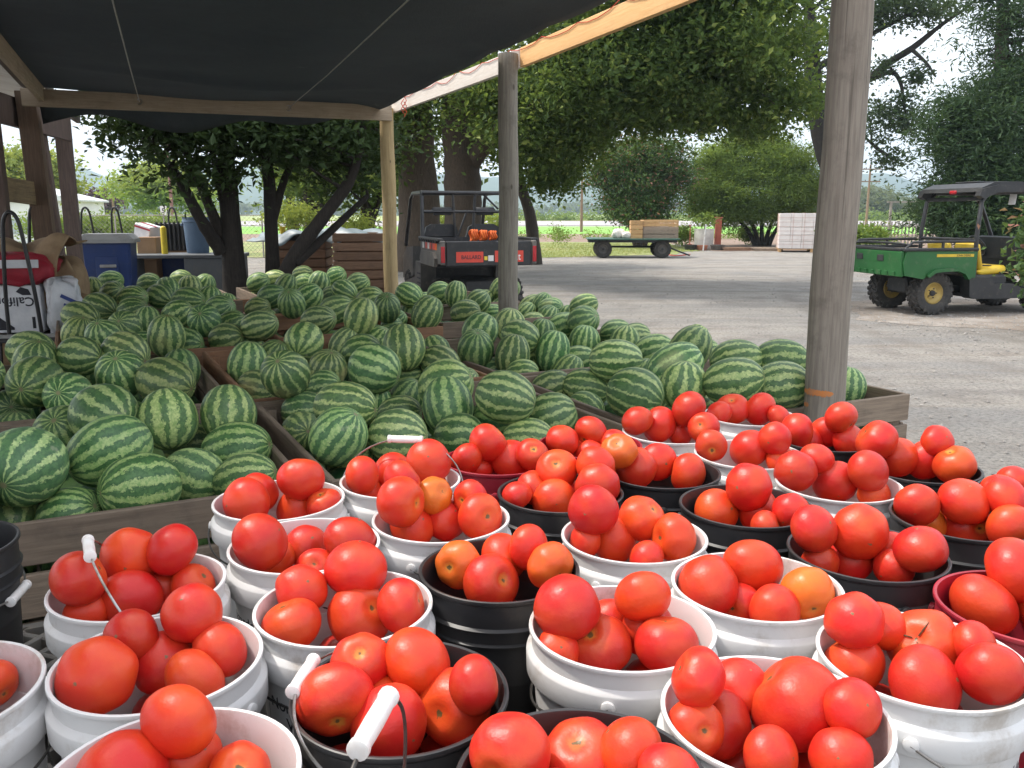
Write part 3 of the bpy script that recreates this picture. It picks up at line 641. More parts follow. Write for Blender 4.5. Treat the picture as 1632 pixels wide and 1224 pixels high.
for bi, (a0, a1, c0, c1) in enumerate(BINS):
    t = thing('melon_bin', 'slatted wooden ' + BDESC[bi] + ', heaped with watermelons', 'bin', ab((a0 + a1) / 2, (c0 + c1) / 2), GA, 'wooden melon bins')
    hx, hy = (a1 - a0) / 2, (c1 - c0) / 2; mt = m_binw if bi in (4, 7, 10, 6) else m_bin; r = random.Random(bi)
    for sx in (-1, 1):
        for sy in (-1, 1):
            put('corner_post', unit_board(.58, .07, .07, mt), t, (sx * (hx - .062), sy * (hy - .062), .33), (0, R(90), 0))
    for k, (zc, hh) in enumerate(((.582, .135), (.42, .14), (.26, .14), (.10, .13))):
        for sy in (-1, 1):
            put('slat', unit_board(2 * hx - .002, .024, hh, mt), t, (0, sy * (hy - .012), zc + r.uniform(-.004, .004)), (0, R(r.uniform(-.4, .4)), 0))
            put('slat', unit_board(2 * hy - .052, .024, hh, mt), t, (sy * (hx - .012), 0, zc + r.uniform(-.004, .004)), (0, R(r.uniform(-.4, .4)), R(90)))
    MB().box((0, 0, .14), (2 * hx - .06, 2 * hy - .06, .025)).build('floor_panel', mt, t)
    for sx in (-1, 0, 1): MB().box((sx * (hx - .2), 0, .058), (.09, 2 * hy - .06, .11)).build('skid', mt, t)
# ------------------------------------------------------------------ watermelons
def melon_mat():
    m, nt, b = nodes('watermelon_rind'); tc = nd(nt, 'ShaderNodeTexCoord'); sp = nd(nt, 'ShaderNodeSeparateXYZ'); nt.links.new(tc.outputs['Object'], sp.inputs[0])
    oi = nd(nt, 'ShaderNodeObjectInfo'); rv = oi.outputs['Random']; off = nd(nt, 'ShaderNodeVectorMath', operation='ADD'); nt.links.new(tc.outputs['Object'], off.inputs[0])
    nt.links.new(mth(nt, 'MULTIPLY', rv, 53.0), off.inputs[1]); v = off.outputs[0]
    ang = mth(nt, 'ARCTAN2', sp.outputs['Y'], sp.outputs['Z'])
    N = mth(nt, 'ADD', mth(nt, 'ROUND', mth(nt, 'MULTIPLY', mth(nt, 'FRACT', mth(nt, 'MULTIPLY', rv, 7.3)), 3.0)), 11.0)
    rr = mth(nt, 'SQRT', mth(nt, 'ADD', mth(nt, 'POWER', sp.outputs['Y'], 2), mth(nt, 'POWER', sp.outputs['Z'], 2)))
    fade = ramp(nt, rr, .008, .06)
    w1 = mth(nt, 'MULTIPLY', mth(nt, 'SUBTRACT', noise(nt, v, 11, 3, .5), .5), 4.2)
    w2 = mth(nt, 'MULTIPLY', mth(nt, 'SUBTRACT', noise(nt, v, 40, 6, .8), .5), 8.5)
    ph = mth(nt, 'ADD', mth(nt, 'MULTIPLY', ang, N), mth(nt, 'MULTIPLY', mth(nt, 'ADD', w1, w2), fade))
    s = mth(nt, 'SINE', ph)
    wid = mth(nt, 'MULTIPLY', mth(nt, 'SUBTRACT', mth(nt, 'FRACT', mth(nt, 'MULTIPLY', rv, 3.7)), .55), .6)
    sh = mth(nt, 'ADD', mth(nt, 'SUBTRACT', s, wid), mth(nt, 'MULTIPLY', mth(nt, 'SINE', mth(nt, 'ADD', mth(nt, 'MULTIPLY', ang, 3.0), mth(nt, 'MULTIPLY', rv, 40.0))), .28)); light = ramp(nt, sh, .10, .5)
    dark = mixc(nt, ramp(nt, noise(nt, v, 55, 4, .7), .4, .65), (.036, .10, .030), (.085, .18, .052))
    lt = mixc(nt, ramp(nt, noise(nt, v, 75, 5, .75), .38, .62), (.55, .62, .24), (.17, .31, .075))
    pale = mixc(nt, mth(nt, 'FRACT', mth(nt, 'MULTIPLY', rv, 11.1)), (.26, .38, .12), (.46, .55, .24))
    lt = mixc(nt, .35, lt, pale)
    c = mixc(nt, mth(nt, 'MULTIPLY', light, .88), dark, lt)
    mid = mth(nt, 'MULTIPLY', mth(nt, 'MULTIPLY', ramp(nt, s, -.75, -.98), .30), fade); c = mixc(nt, mid, c, (.10, .20, .06))
    vn = noise(nt, v, 3.2, 4, .6)      # ground spot under each melon
    gs = ramp(nt, mth(nt, 'ADD', mth(nt, 'MULTIPLY', sp.outputs['Z'], -9.0), mth(nt, 'MULTIPLY', mth(nt, 'SUBTRACT', vn, .5), 1.1)), .92, 1.35)
    c = mixc(nt, mth(nt, 'MULTIPLY', gs, .62), c, (.56, .50, .22))
    sc_ = nd(nt, 'ShaderNodeTexNoise'); sc_.inputs['Scale'].default_value = 16; sc_.inputs['Detail'].default_value = 7; nt.links.new(v, sc_.inputs[0])
    c = mixc(nt, mth(nt, 'MULTIPLY', ramp(nt, sc_.outputs[0], .68, .75), .35), c, (.42, .40, .26))
    tip = mth(nt, 'MULTIPLY', ramp(nt, rr, .013, .006), .85); c = mixc(nt, tip, c, (.24, .19, .10))
    bloom = ramp(nt, noise(nt, v, 5, 4, .6), .3, .8); c = mixc(nt, mth(nt, 'MULTIPLY', bloom, .10), c, (.45, .52, .46))
    hv = nd(nt, 'ShaderNodeHueSaturation'); nt.links.new(c, hv.inputs['Color']); nt.links.new(mth(nt, 'ADD', mth(nt, 'MULTIPLY', mth(nt, 'FRACT', mth(nt, 'MULTIPLY', rv, 17.7)), .5), .86), hv.inputs['Value']); nt.links.new(mth(nt, 'ADD', mth(nt, 'MULTIPLY', mth(nt, 'FRACT', mth(nt, 'MULTIPLY', rv, 29.3)), .04), .475), hv.inputs['Hue']); c = hv.outputs[0]
    nt.links.new(c, b.inputs['Base Color']); b.inputs['Roughness'].default_value = .46; b.inputs['Specular IOR Level'].default_value = .4
    bump(nt, b, noise(nt, v, 30, 4), .12, .004); return m
m_melon = melon_mat()
def melon_mesh(i):
    r = random.Random(100 + i); nu, nv = 36, 22; V = []; A = .123 + r.uniform(-.007, .012); B = .114 + r.uniform(-.006, .006); ks = [r.uniform(0, 6.28) for _ in range(6)]; bend = r.uniform(-.05, .05)
    for j in range(nv + 1):
        th = math.pi * j / nv; x = math.cos(th); rad = abs(math.sin(th)) ** .92
        dip = 1 - .045 * math.exp(-(math.sin(th) / .16) ** 2)
        for k in range(nu):
            w = 2 * math.pi * k / nu; g = 1 + .014 * math.sin(2 * w + ks[0]) + .01 * math.sin(3 * w + ks[1] + x * 2) + .008 * math.cos(11 * w) * rad + .02 * x * math.sin(ks[3])
            y, z = math.cos(w) * rad * B * g, math.sin(w) * rad * B * g * .965
            V.append((x * A * dip, y + bend * x * x * B, z))
    Fq = [(j * nu + k, j * nu + (k + 1) % nu, (j + 1) * nu + (k + 1) % nu, (j + 1) * nu + k) for j in range(nv) for k in range(nu)]
    return pmesh('watermelon', V, Fq, m_melon, True)
MM = [melon_mesh(i) for i in range(9)]
# picture centre, radius, stripe direction (degrees, 0 = right, 90 = up), tilt of the end towards the viewer
ML = [(23, 754, 67, -90, 68), (15, 822, 40, -60, 30), (178, 722, 66, 212, 35), (222, 778, 62, 185, 42), (104, 690, 47, 80, 60), (110, 820, 44, 20, 10), (165, 662, 52, -18, 25),
 (268, 668, 47, -80, 8), (365, 661, 46, -85, 10), (310, 760, 49, -18, 10), (303, 707, 36, 10, 5), (386, 715, 47, 10, 5), (391, 764, 44, 15, 5), (57, 609, 42, -80, 75), (110, 632, 40, 70, 80),
 (193, 597, 40, 80, 50), (265, 609, 44, -15, 10), (296, 589, 32, -80, 10), (18, 648, 28, 0, 60), (50, 560, 36, -10, 5), (60, 578, 34, 70, 20), (124, 568, 34, -5, 5), (128, 594, 30, 80, 40), (200, 563, 36, -20, 10), (25, 690, 27, 85, 10),
 (129, 505, 30, -15, 10), (124, 530, 26, 60, 20), (166, 540, 30, 90, 45), (200, 521, 26, 80, 75), (238, 514, 24, 90, 10), (160, 490, 29, -20, 10), (180, 467, 26, 20, 30), (147, 464, 22, 80, 20), (212, 476, 27, 10, 20), (212, 495, 24, 20, 10), (176, 448, 19, 10, 10),
 (238, 452, 25, 10, 10), (256, 473, 26, -25, 20), (268, 461, 21, -60, 20), (288, 446, 18, 10, 10), (303, 458, 22, 90, 10), (326, 455, 18, 60, 20), (303, 479, 26, 0, 10), (282, 502, 25, 30, 10), (326, 511, 33, 80, 70), (350, 493, 24, 20, 20), (347, 476, 20, 80, 10),
 (367, 519, 24, 30, 10), (265, 535, 29, 80, 20), (226, 552, 26, 20, 10), (294, 549, 28, 0, 10), (365, 541, 27, 10, 10), (391, 549, 26, 80, 10), (371, 582, 32, 80, 10), (431, 575, 31, 60, 20),
 (458, 602, 38, 100, 60), (484, 545, 35, -100, 50), (522, 589, 32, 70, 30), (546, 548, 23, 60, 10), (576, 562, 31, 15, 10), (644, 555, 34, -85, 10), (600, 538, 26, 60, 20), (597, 594, 40, -20, 8), (694, 557, 23, -60, 10), (654, 596, 24, 10, 20), (706, 579, 31, -20, 10),
 (516, 616, 23, 10, 10), (394, 621, 31, -10, 10), (482, 649, 32, 5, 5), (551, 649, 46, -5, 10), (597, 635, 26, 80, 20), (644, 635, 27, 60, 10), (711, 616, 45, 20, 15), (715, 648, 41, -80, 20), (772, 616, 30, 40, 10), (806, 633, 43, -15, 10), (795, 668, 38, -10, 10), (637, 660, 28, 10, 10),
 (634, 695, 46, 0, 8), (522, 700, 47, 50, 15), (472, 690, 26, 10, 60), (556, 727, 37, 45, 10), (731, 693, 38, 0, 10), (721, 538, 24, 50, 10), (765, 528, 33, 60, 10), (752, 562, 30, 80, 40), (816, 569, 30, 80, 10), (785, 587, 24, 10, 10), (832, 594, 23, 5, 10), (812, 518, 26, 80, 20), (829, 538, 30, -20, 10),
 (401, 451, 19, 20, 10), (438, 447, 18, 10, 10), (482, 437, 14, 10, 10), (485, 450, 15, 10, 10), (455, 456, 19, 60, 10), (509, 450, 20, 70, 10), (536, 440, 16, 20, 20), (566, 452, 18, 20, 10), (431, 474, 24, 20, 10), (401, 472, 16, 70, 10), (388, 484, 17, 80, 10), (415, 494, 20, 15, 10), (465, 484, 25, 90, 50),
 (425, 508, 15, 80, 10), (492, 474, 22, 40, 10), (516, 466, 15, 20, 10), (549, 464, 23, -30, 10), (536, 493, 27, 20, 10), (543, 472, 17, 20, 10), (448, 518, 26, 15, 10), (509, 511, 28, 10, 20), (580, 513, 27, 70, 10), (590, 478, 26, 20, 20), (617, 491, 26, 80, 50), (651, 498, 19, 80, 10), (624, 521, 17, 20, 10), (647, 474, 25, -30, 10), (644, 511, 16, 40, 10),
 (691, 503, 27, 60, 10), (677, 479, 14, 20, 10), (701, 467, 19, 20, 10), (726, 469, 19, 80, 10), (742, 498, 21, 10, 20), (718, 491, 14, 60, 10), (762, 481, 20, 40, 10), (779, 474, 17, 60, 10), (785, 501, 17, 10, 10), (836, 464, 16, 60, 20), (840, 478, 16, 20, 10), (838, 498, 16, 50, 10), (850, 513, 16, 10, 10),
 (868, 470, 16, 20, 20), (860, 487, 18, 40, 10), (882, 490, 18, 10, 30), (873, 508, 20, 60, 10), (892, 520, 24, 20, 10), (862, 530, 22, 80, 10), (880, 560, 29, 75, 10), (858, 575, 24, 10, 10),
 (934, 489, 21, 20, 10), (903, 484, 15, 60, 10), (930, 511, 26, 20, 40), (964, 519, 20, 40, 10), (909, 507, 18, 80, 10), (931, 545, 26, 80, 10), (920, 575, 27, 10, 10), (1004, 529, 21, 10, 10), (998, 546, 25, 80, 10), (981, 575, 37, 0, 10), (1045, 538, 23, 10, 10), (1042, 560, 28, 15, 10), (1099, 558, 36, 60, 10),
 (1079, 592, 44, 30, 8), (1028, 597, 20, 80, 10), (1089, 615, 38, 85, 10), (1095, 644, 37, 20, 10), (1148, 548, 21, 60, 10), (1173, 575, 41, 10, 8), (1193, 560, 24, 20, 10), (1170, 608, 42, 10, 25), (1166, 634, 33, 15, 10), (1244, 575, 37, 0, 10), (1250, 615, 41, 5, 20), (1350, 617, 31, 80, 10), (1300, 612, 34, 20, 10),
 (1001, 629, 46, -20, 20), (934, 618, 34, -10, 10), (905, 592, 26, 60, 10), (878, 616, 28, 20, 10), (878, 664, 41, 20, 10), (923, 653, 27, -30, 20), (842, 699, 26, 0, 10), (1040, 640, 24, 20, 10), (960, 598, 24, 40, 10)]
# fill melons beside the picture's left edge, so the row goes on
for (u, v, r) in ((-70, 700, 60), (-60, 790, 64), (-90, 640, 46), (-40, 600, 40), (-60, 560, 36), (1420, 600, 1)): 
    if r > 1: ML.append((u, v, r, rnd.uniform(0, 180), 15))
mel = []
for (u, v, r, th, ph) in ML:
    d = ray(u, v); t0 = F * .117 / r; z = CH + d.z * t0; z = min(max(z, .60), .77); t = (z - CH) / d.z
    if d.z > -.07: t = min(t, 11.3)
    mel.append([CAM + d * t, r * t / F, th, ph])
for m in mel: m[1] = min(max(m[1], .096), .128)
P = np.array([list(m[0]) for m in mel]); RR = np.array([m[1] for m in mel]); P0 = P.copy(); C0 = np.array(list(CAM)); DR = P - C0; DR /= np.linalg.norm(DR, axis=1)[:, None]
def clampbins(P, RR, zlo):
    for i in range(len(P)):
        p = Vector(P[i]); a, c = p.dot(E1), p.dot(E2); best = None
        for bi, (a0, a1, c0, c1) in enumerate(BINS):
            m = RR[i] * (.98 if P[i][2] < ZT + .05 else .55) + .03; qa = min(max(a, a0 + m), a1 - m); qc = min(max(c, c0 + m), c1 - m); e = (qa - a) ** 2 + (qc - c) ** 2
            if best is None or e < best[0]: best = (e, qa, qc, bi)
        q = E1 * best[1] + E2 * best[2]; P[i][0] = q.x; P[i][1] = q.y; P[i][2] = max(P[i][2], zlo); BI[i] = best[3]
BI = [0] * len(P)
def relax(P, RR, it, pull, zfix=.35, k=.96):
    for _ in range(it):
        D = P[:, None] - P[None]; L = np.sqrt((D ** 2).sum(-1)) + 1e-9; S = (RR[:, None] + RR[None]) * .93; O = np.clip(S - L, 0, None); np.fill_diagonal(O, 0)
        mv = (D / L[..., None] * O[..., None]).sum(1) * .34; P += mv; T_ = ((P - C0) * DR).sum(1)[:, None]; P += ((C0 + DR * T_) - P) * pull * 4; P += (P0 - P) * pull
for it in range(26):
    relax(P, RR, 3, .03); clampbins(P, RR, .52)
P0 = P.copy()
for it in range(12):
    relax(P, RR, 4, .008); clampbins(P, RR, .50)
right = V3((1, 0, 0)); upv = V3((0, math.sin(PITCH), math.cos(PITCH))); back = V3((0, -math.cos(PITCH), math.sin(PITCH)))
r = random.Random(5)
mel_out = []
for i, m in enumerate(mel):
    th, ph = R(m[2]), R(m[3]); ax = (right * math.cos(th) + upv * math.sin(th)) * math.cos(ph) + back * math.sin(ph); ax.normalize()
    spot = r.random() < .12
    y = ax.cross(V3((0, 0, 1)) if abs(ax.z) < .95 else V3((0, 1, 0))).normalized(); z = y.cross(ax); z = -z if z.z < 0 else z
    roll = r.uniform(-.6, .6) if not spot else r.choice((-1, 1)) * r.uniform(1.9, 2.4)
    if spot and ax.cross(y).y > 0: pass
    z2 = (z * math.cos(roll) + ax.cross(z) * math.sin(roll)).normalized(); y2 = z2.cross(ax).normalized()
    seen = (-z2).dot((CAM - Vector(P[i])).normalized()) > .55 and m[3] < 45
    me = MM[r.randrange(9)]; o = bpy.data.objects.new('watermelon', me); col.objects.link(o); s = RR[i] / .118
    o.matrix_world = Matrix.Translation(Vector(P[i])) @ (Matrix((ax, y2, z2)).transposed().to_4x4()) @ Matrix.Diagonal((s * (1.04 if m[3] < 40 else 1.0), s, s, 1))
    bd = BDESC[BI[i]]
    sz = 'large ' if RR[i] > .1215 else 'small ' if RR[i] < .108 else ''; st = 'upright stripes' if abs(ax.z) > .75 else 'level stripes' if abs(ax.z) < .3 else 'slanting stripes'
    what = 'showing its star-like end' if m[3] >= 55 else 'showing a cream spot' if seen else 'with ' + st
    tag(o, sz + 'green watermelon ' + what + ' in the ' + bd, 'watermelon', sz + 'watermelons ' + what + ' in the ' + bd)
# the hidden lower layer, one mass
def melon_fill():
    V = []; Fs = []; n0 = 0; nu, nv = 14, 8; rr = np.random.RandomState(4); base = []
    for j in range(nv + 1):
        for k in range(nu):
            a = math.pi * j / nv; w = 2 * math.pi * k / nu; base.append((math.cos(a) * .128, math.sin(a) * math.cos(w) * .11, math.sin(a) * math.sin(w) * .11))
    base = np.array(base); f = np.array([(j * nu + k, j * nu + (k + 1) % nu, (j + 1) * nu + (k + 1) % nu, (j + 1) * nu + k) for j in range(nv) for k in range(nu)])
    for bi, (a0, a1, c0, c1) in enumerate(BINS):
        na, nc = int((a1 - a0 - .1) / .235), int((c1 - c0 - .1) / .235)
        for z in (.285, .44):
            for i in range(na):
                for k in range(nc):
                    p = ab(a0 + .17 + (a1 - a0 - .34) * i / max(1, na - 1), c0 + .17 + (c1 - c0 - .34) * k / max(1, nc - 1), z + rr.uniform(-.02, .02))
                    if z > .4 and np.min(((P - np.array(p)) ** 2).sum(1)) < .13 ** 2: continue
                    w = rr.rand() * 6.28; c, s = math.cos(w), math.sin(w); q = base @ np.array([(c, s, 0), (-s, c, 0), (0, 0, 1)]); V.append(q + np.array(p)); Fs.append(f + n0); n0 += len(base)
    m2, nt, b = nodes('rind_plain'); v = coords(nt, randomise=False); nt.links.new(mixc(nt, ramp(nt, noise(nt, v, 14, 4), .45, .6), (.016, .058, .018), (.14, .25, .07)), b.inputs['Base Color']); b.inputs['Roughness'].default_value = .5
    o = put('watermelon_underlayer', pmesh('watermelon_underlayer', np.concatenate(V), np.concatenate(Fs), m2, True)); tag(kind(o, 'stuff'), 'lower layers of watermelons half hidden deep inside the wooden bins', 'watermelons')
melon_fill()
# ------------------------------------------------------------------ stand with lattice deck
ZR = .93; BH = .37; BS = .94; ZD = ZR - BH * BS
def stand():
    t = thing('display_stand', 'low wooden stand with grey plastic lattice deck carrying the tomato buckets', 'stand', ab(.65, 1.2), GA)
    L, W = 3.3, 2.05
    for k in range(7): MB().box((-L / 2 + .09 + k * (L - .18) / 6, 0, ZD - .11), (.14, W, .05), ch=.004).build('plank', m_bin, t)
    for sy in (-1, 1): MB().box((0, sy * (W / 2 - .05), ZD - .205), (L, .05, .14), ch=.004).build('rail', m_bin, t)
    for sx in (-1, 0, 1):
        for sy in (-1, 1): MB().box((sx * (L / 2 - .1), sy * (W / 2 - .12), (ZD - .135) / 2), (.09, .09, ZD - .135), ch=.004).build('leg', m_bin, t)
    mb = MB(); s = .062; n = int((L + W) / s / 1.414) + 2
    for dr in (1, -1):
        for k in range(-n, n):
            c = k * s * 1.414; pts = []
            # line x*dr - y = c clipped to the deck rectangle
            xs = sorted([max(-L / 2, -L / 2), L / 2]); q = []
            for x in (-L / 2, L / 2):
                y = x * dr - c
                if abs(y) <= W / 2: q.append((x, y))
            for y in (-W / 2, W / 2):
                x = (y + c) * dr
                if abs(x) < L / 2: q.append((x, y))
            if len(q) >= 2:
                a, b_ = V3((*q[0], ZD - .04)), V3((*q[1], ZD - .04))
                if (b_ - a).length > .05: board(mb, a, b_, .014, .076 if dr > 0 else .070)
    for sy in (-1, 1): mb.box((0, sy * W / 2, ZD - .043), (L + .04, .03, .082)); mb.box((sy * L / 2, 0, ZD - .0425), (.03, W - .04, .081))
    mb.build('lattice_deck', M('grey_plastic', (.17, .155, .135), .6, (.11, .10, .09), 6, dirt=(.26, .2, .14), dirt_amt=.5), t)
stand()
# ------------------------------------------------------------------ buckets
def bucket_mesh(kind_, mat):
    h = BH
    if kind_ == 'w': prof = [(.0, .0), (.126, .0), (.130, .006), (.1415, h - .082), (.1425, h - .080), (.1545, h - .078), (.156, h - .075), (.1565, h - .043), (.1555, h - .040), (.1475, h - .033), (.1470, h - .012), (.1475, h - .009), (.1512, h - .008), (.1525, h - .005), (.1520, h - .001), (.1500, h), (.1462, h - .001), (.1450, h - .006), (.1435, h - .08), (.127, .012), (.0, .012)]
    else: prof = [(.0, .0), (.126, .0), (.130, .006), (.1415, h - .092), (.1425, h - .090), (.1500, h - .089), (.1505, h - .086), (.1455, h - .083), (.1455, h - .062), (.1520, h - .060), (.1525, h - .057), (.1470, h - .053), (.1475, h - .012), (.1510, h - .010), (.1530, h - .006), (.1525, h - .001), (.1505, h), (.1462, h - .001), (.1450, h - .006), (.1435, h - .08), (.127, .012), (.0, .012)]
    return MB().lathe(prof, 64).mesh('body', mat, 35)
BM = {'w': bucket_mesh('w', m_white), 'k': bucket_mesh('k', m_black), 'r': bucket_mesh('k', m_red)}
def bail(t, ang, tilt, dark=False, grip=True, hs=.98):
    ax = V3((math.cos(R(ang)), math.sin(R(ang)), 0)); o = V3((0, 0, BH - .058)); side = V3((0, 0, 1)).cross(ax)
    pv = V3((0, 0, 1)) * math.cos(R(tilt)) + side * math.sin(R(tilt)); r = .1615; pts = []
    pts = [o + ax * (r - .018), o + ax * r]
    pts += [o + ax * r * math.cos(s) + pv * (r * hs * math.sin(s) ** .8) for s in [math.pi * i / 28 for i in range(1, 28)]] + [o - ax * r, o - ax * (r - .018)]
    w = MB().tube(pts, .0022, 6).build('handle_wire', m_wired if dark else m_wire, t, 60)
    for s in (-1, 1): MB().lathe([(.0, -.005), (.011, -.005), (.011, .003), (.007, .005), (.0, .005)], 12, axis='x').build('handle_ear', {'w': m_white, 'k': m_black, 'r': m_red}[t['tone']], t, 40).matrix_local = Matrix.Translation(o + ax * s * .158) @ Matrix.Rotation(R(ang) + (0 if s > 0 else math.pi), 4, 'Z')
    if grip:
        c = o + pv * (r * hs); g = MB(); d = ax
        g.tube([c - d * .046, c - d * .045, c - d * .0385, c - d * .037, c - d * .02, c, c + d * .02, c + d * .037, c + d * .0385, c + d * .045, c + d * .046], [.008, .0105, .0105, .009, .0095, .0098, .0095, .009, .0105, .0105, .008], 14)
        g.build('grip', m_grip, t, 40)
def text_verts(s, size):
    cu = bpy.data.curves.new('tmp', 'FONT'); cu.body = s; cu.size = size; cu.align_x = 'LEFT'; cu.offset = size * .012; cu.resolution_u = 3
    ob = bpy.data.objects.new('tmp', cu); col.objects.link(ob); dg = bpy.context.evaluated_depsgraph_get(); me = bpy.data.meshes.new_from_object(ob.evaluated_get(dg))
    V = [v.co.copy() for v in me.vertices]; Fs = [tuple(p.vertices) for p in me.polygons]; bpy.data.objects.remove(ob); bpy.data.curves.remove(cu); bpy.data.meshes.remove(me); return V, Fs
def wrap_text(t, s, size, ang, z, mat, name='lettering', r_off=.0012):
    V, Fs = text_verts(s, size); mb = MB(); P_ = []
    for v in V:
        zz = z + v.y; rad = .130 + (.1415 - .130) * zz / (BH - .082) + r_off; w = R(ang) + v.x / rad; P_.append((rad * math.cos(w), rad * math.sin(w), zz))
    mb.add(P_, Fs); mb.build(name, mat, t, recalc=False)
def strip(t, a0, a1, z0, z1, mat, name, r_off=.0008):
    n = 20; P_ = []; 
    for k in range(n + 1):
        w = R(a0 + (a1 - a0) * k / n)
        for z in (z0, z1): rad = .130 + (.1415 - .130) * z / (BH - .082) + r_off; P_.append((rad * math.cos(w), rad * math.sin(w), z))
    MB().add(P_, [(2 * k, 2 * k + 2, 2 * k + 3, 2 * k + 1) for k in range(n)]).build(name, mat, t, recalc=False)
def waste_label(t, ang, span=75):
    """printed label starting at angle ang (degrees), reading to the right"""
    zt = BH - .098
    strip(t, ang, ang + span, zt - .0015, zt, m_ink, 'label_border'); strip(t, ang, ang + .7, zt - .15, zt - .002, m_ink, 'label_border')
    wrap_text(t, 'Non Hazardous', .030, ang + 5, zt - .035, m_ink); wrap_text(t, 'Waste', .030, ang + 21, zt - .066, m_ink)
    strip(t, ang + 1, ang + span, zt - .112, zt - .078, m_inkb, 'label_band'); strip(t, ang + 1, ang + span, zt - .135, zt - .117, m_inkr, 'label_band')
    wrap_text(t, 'IIIIII', .02, ang + 12, zt - .102, m_white, r_off=.0018)
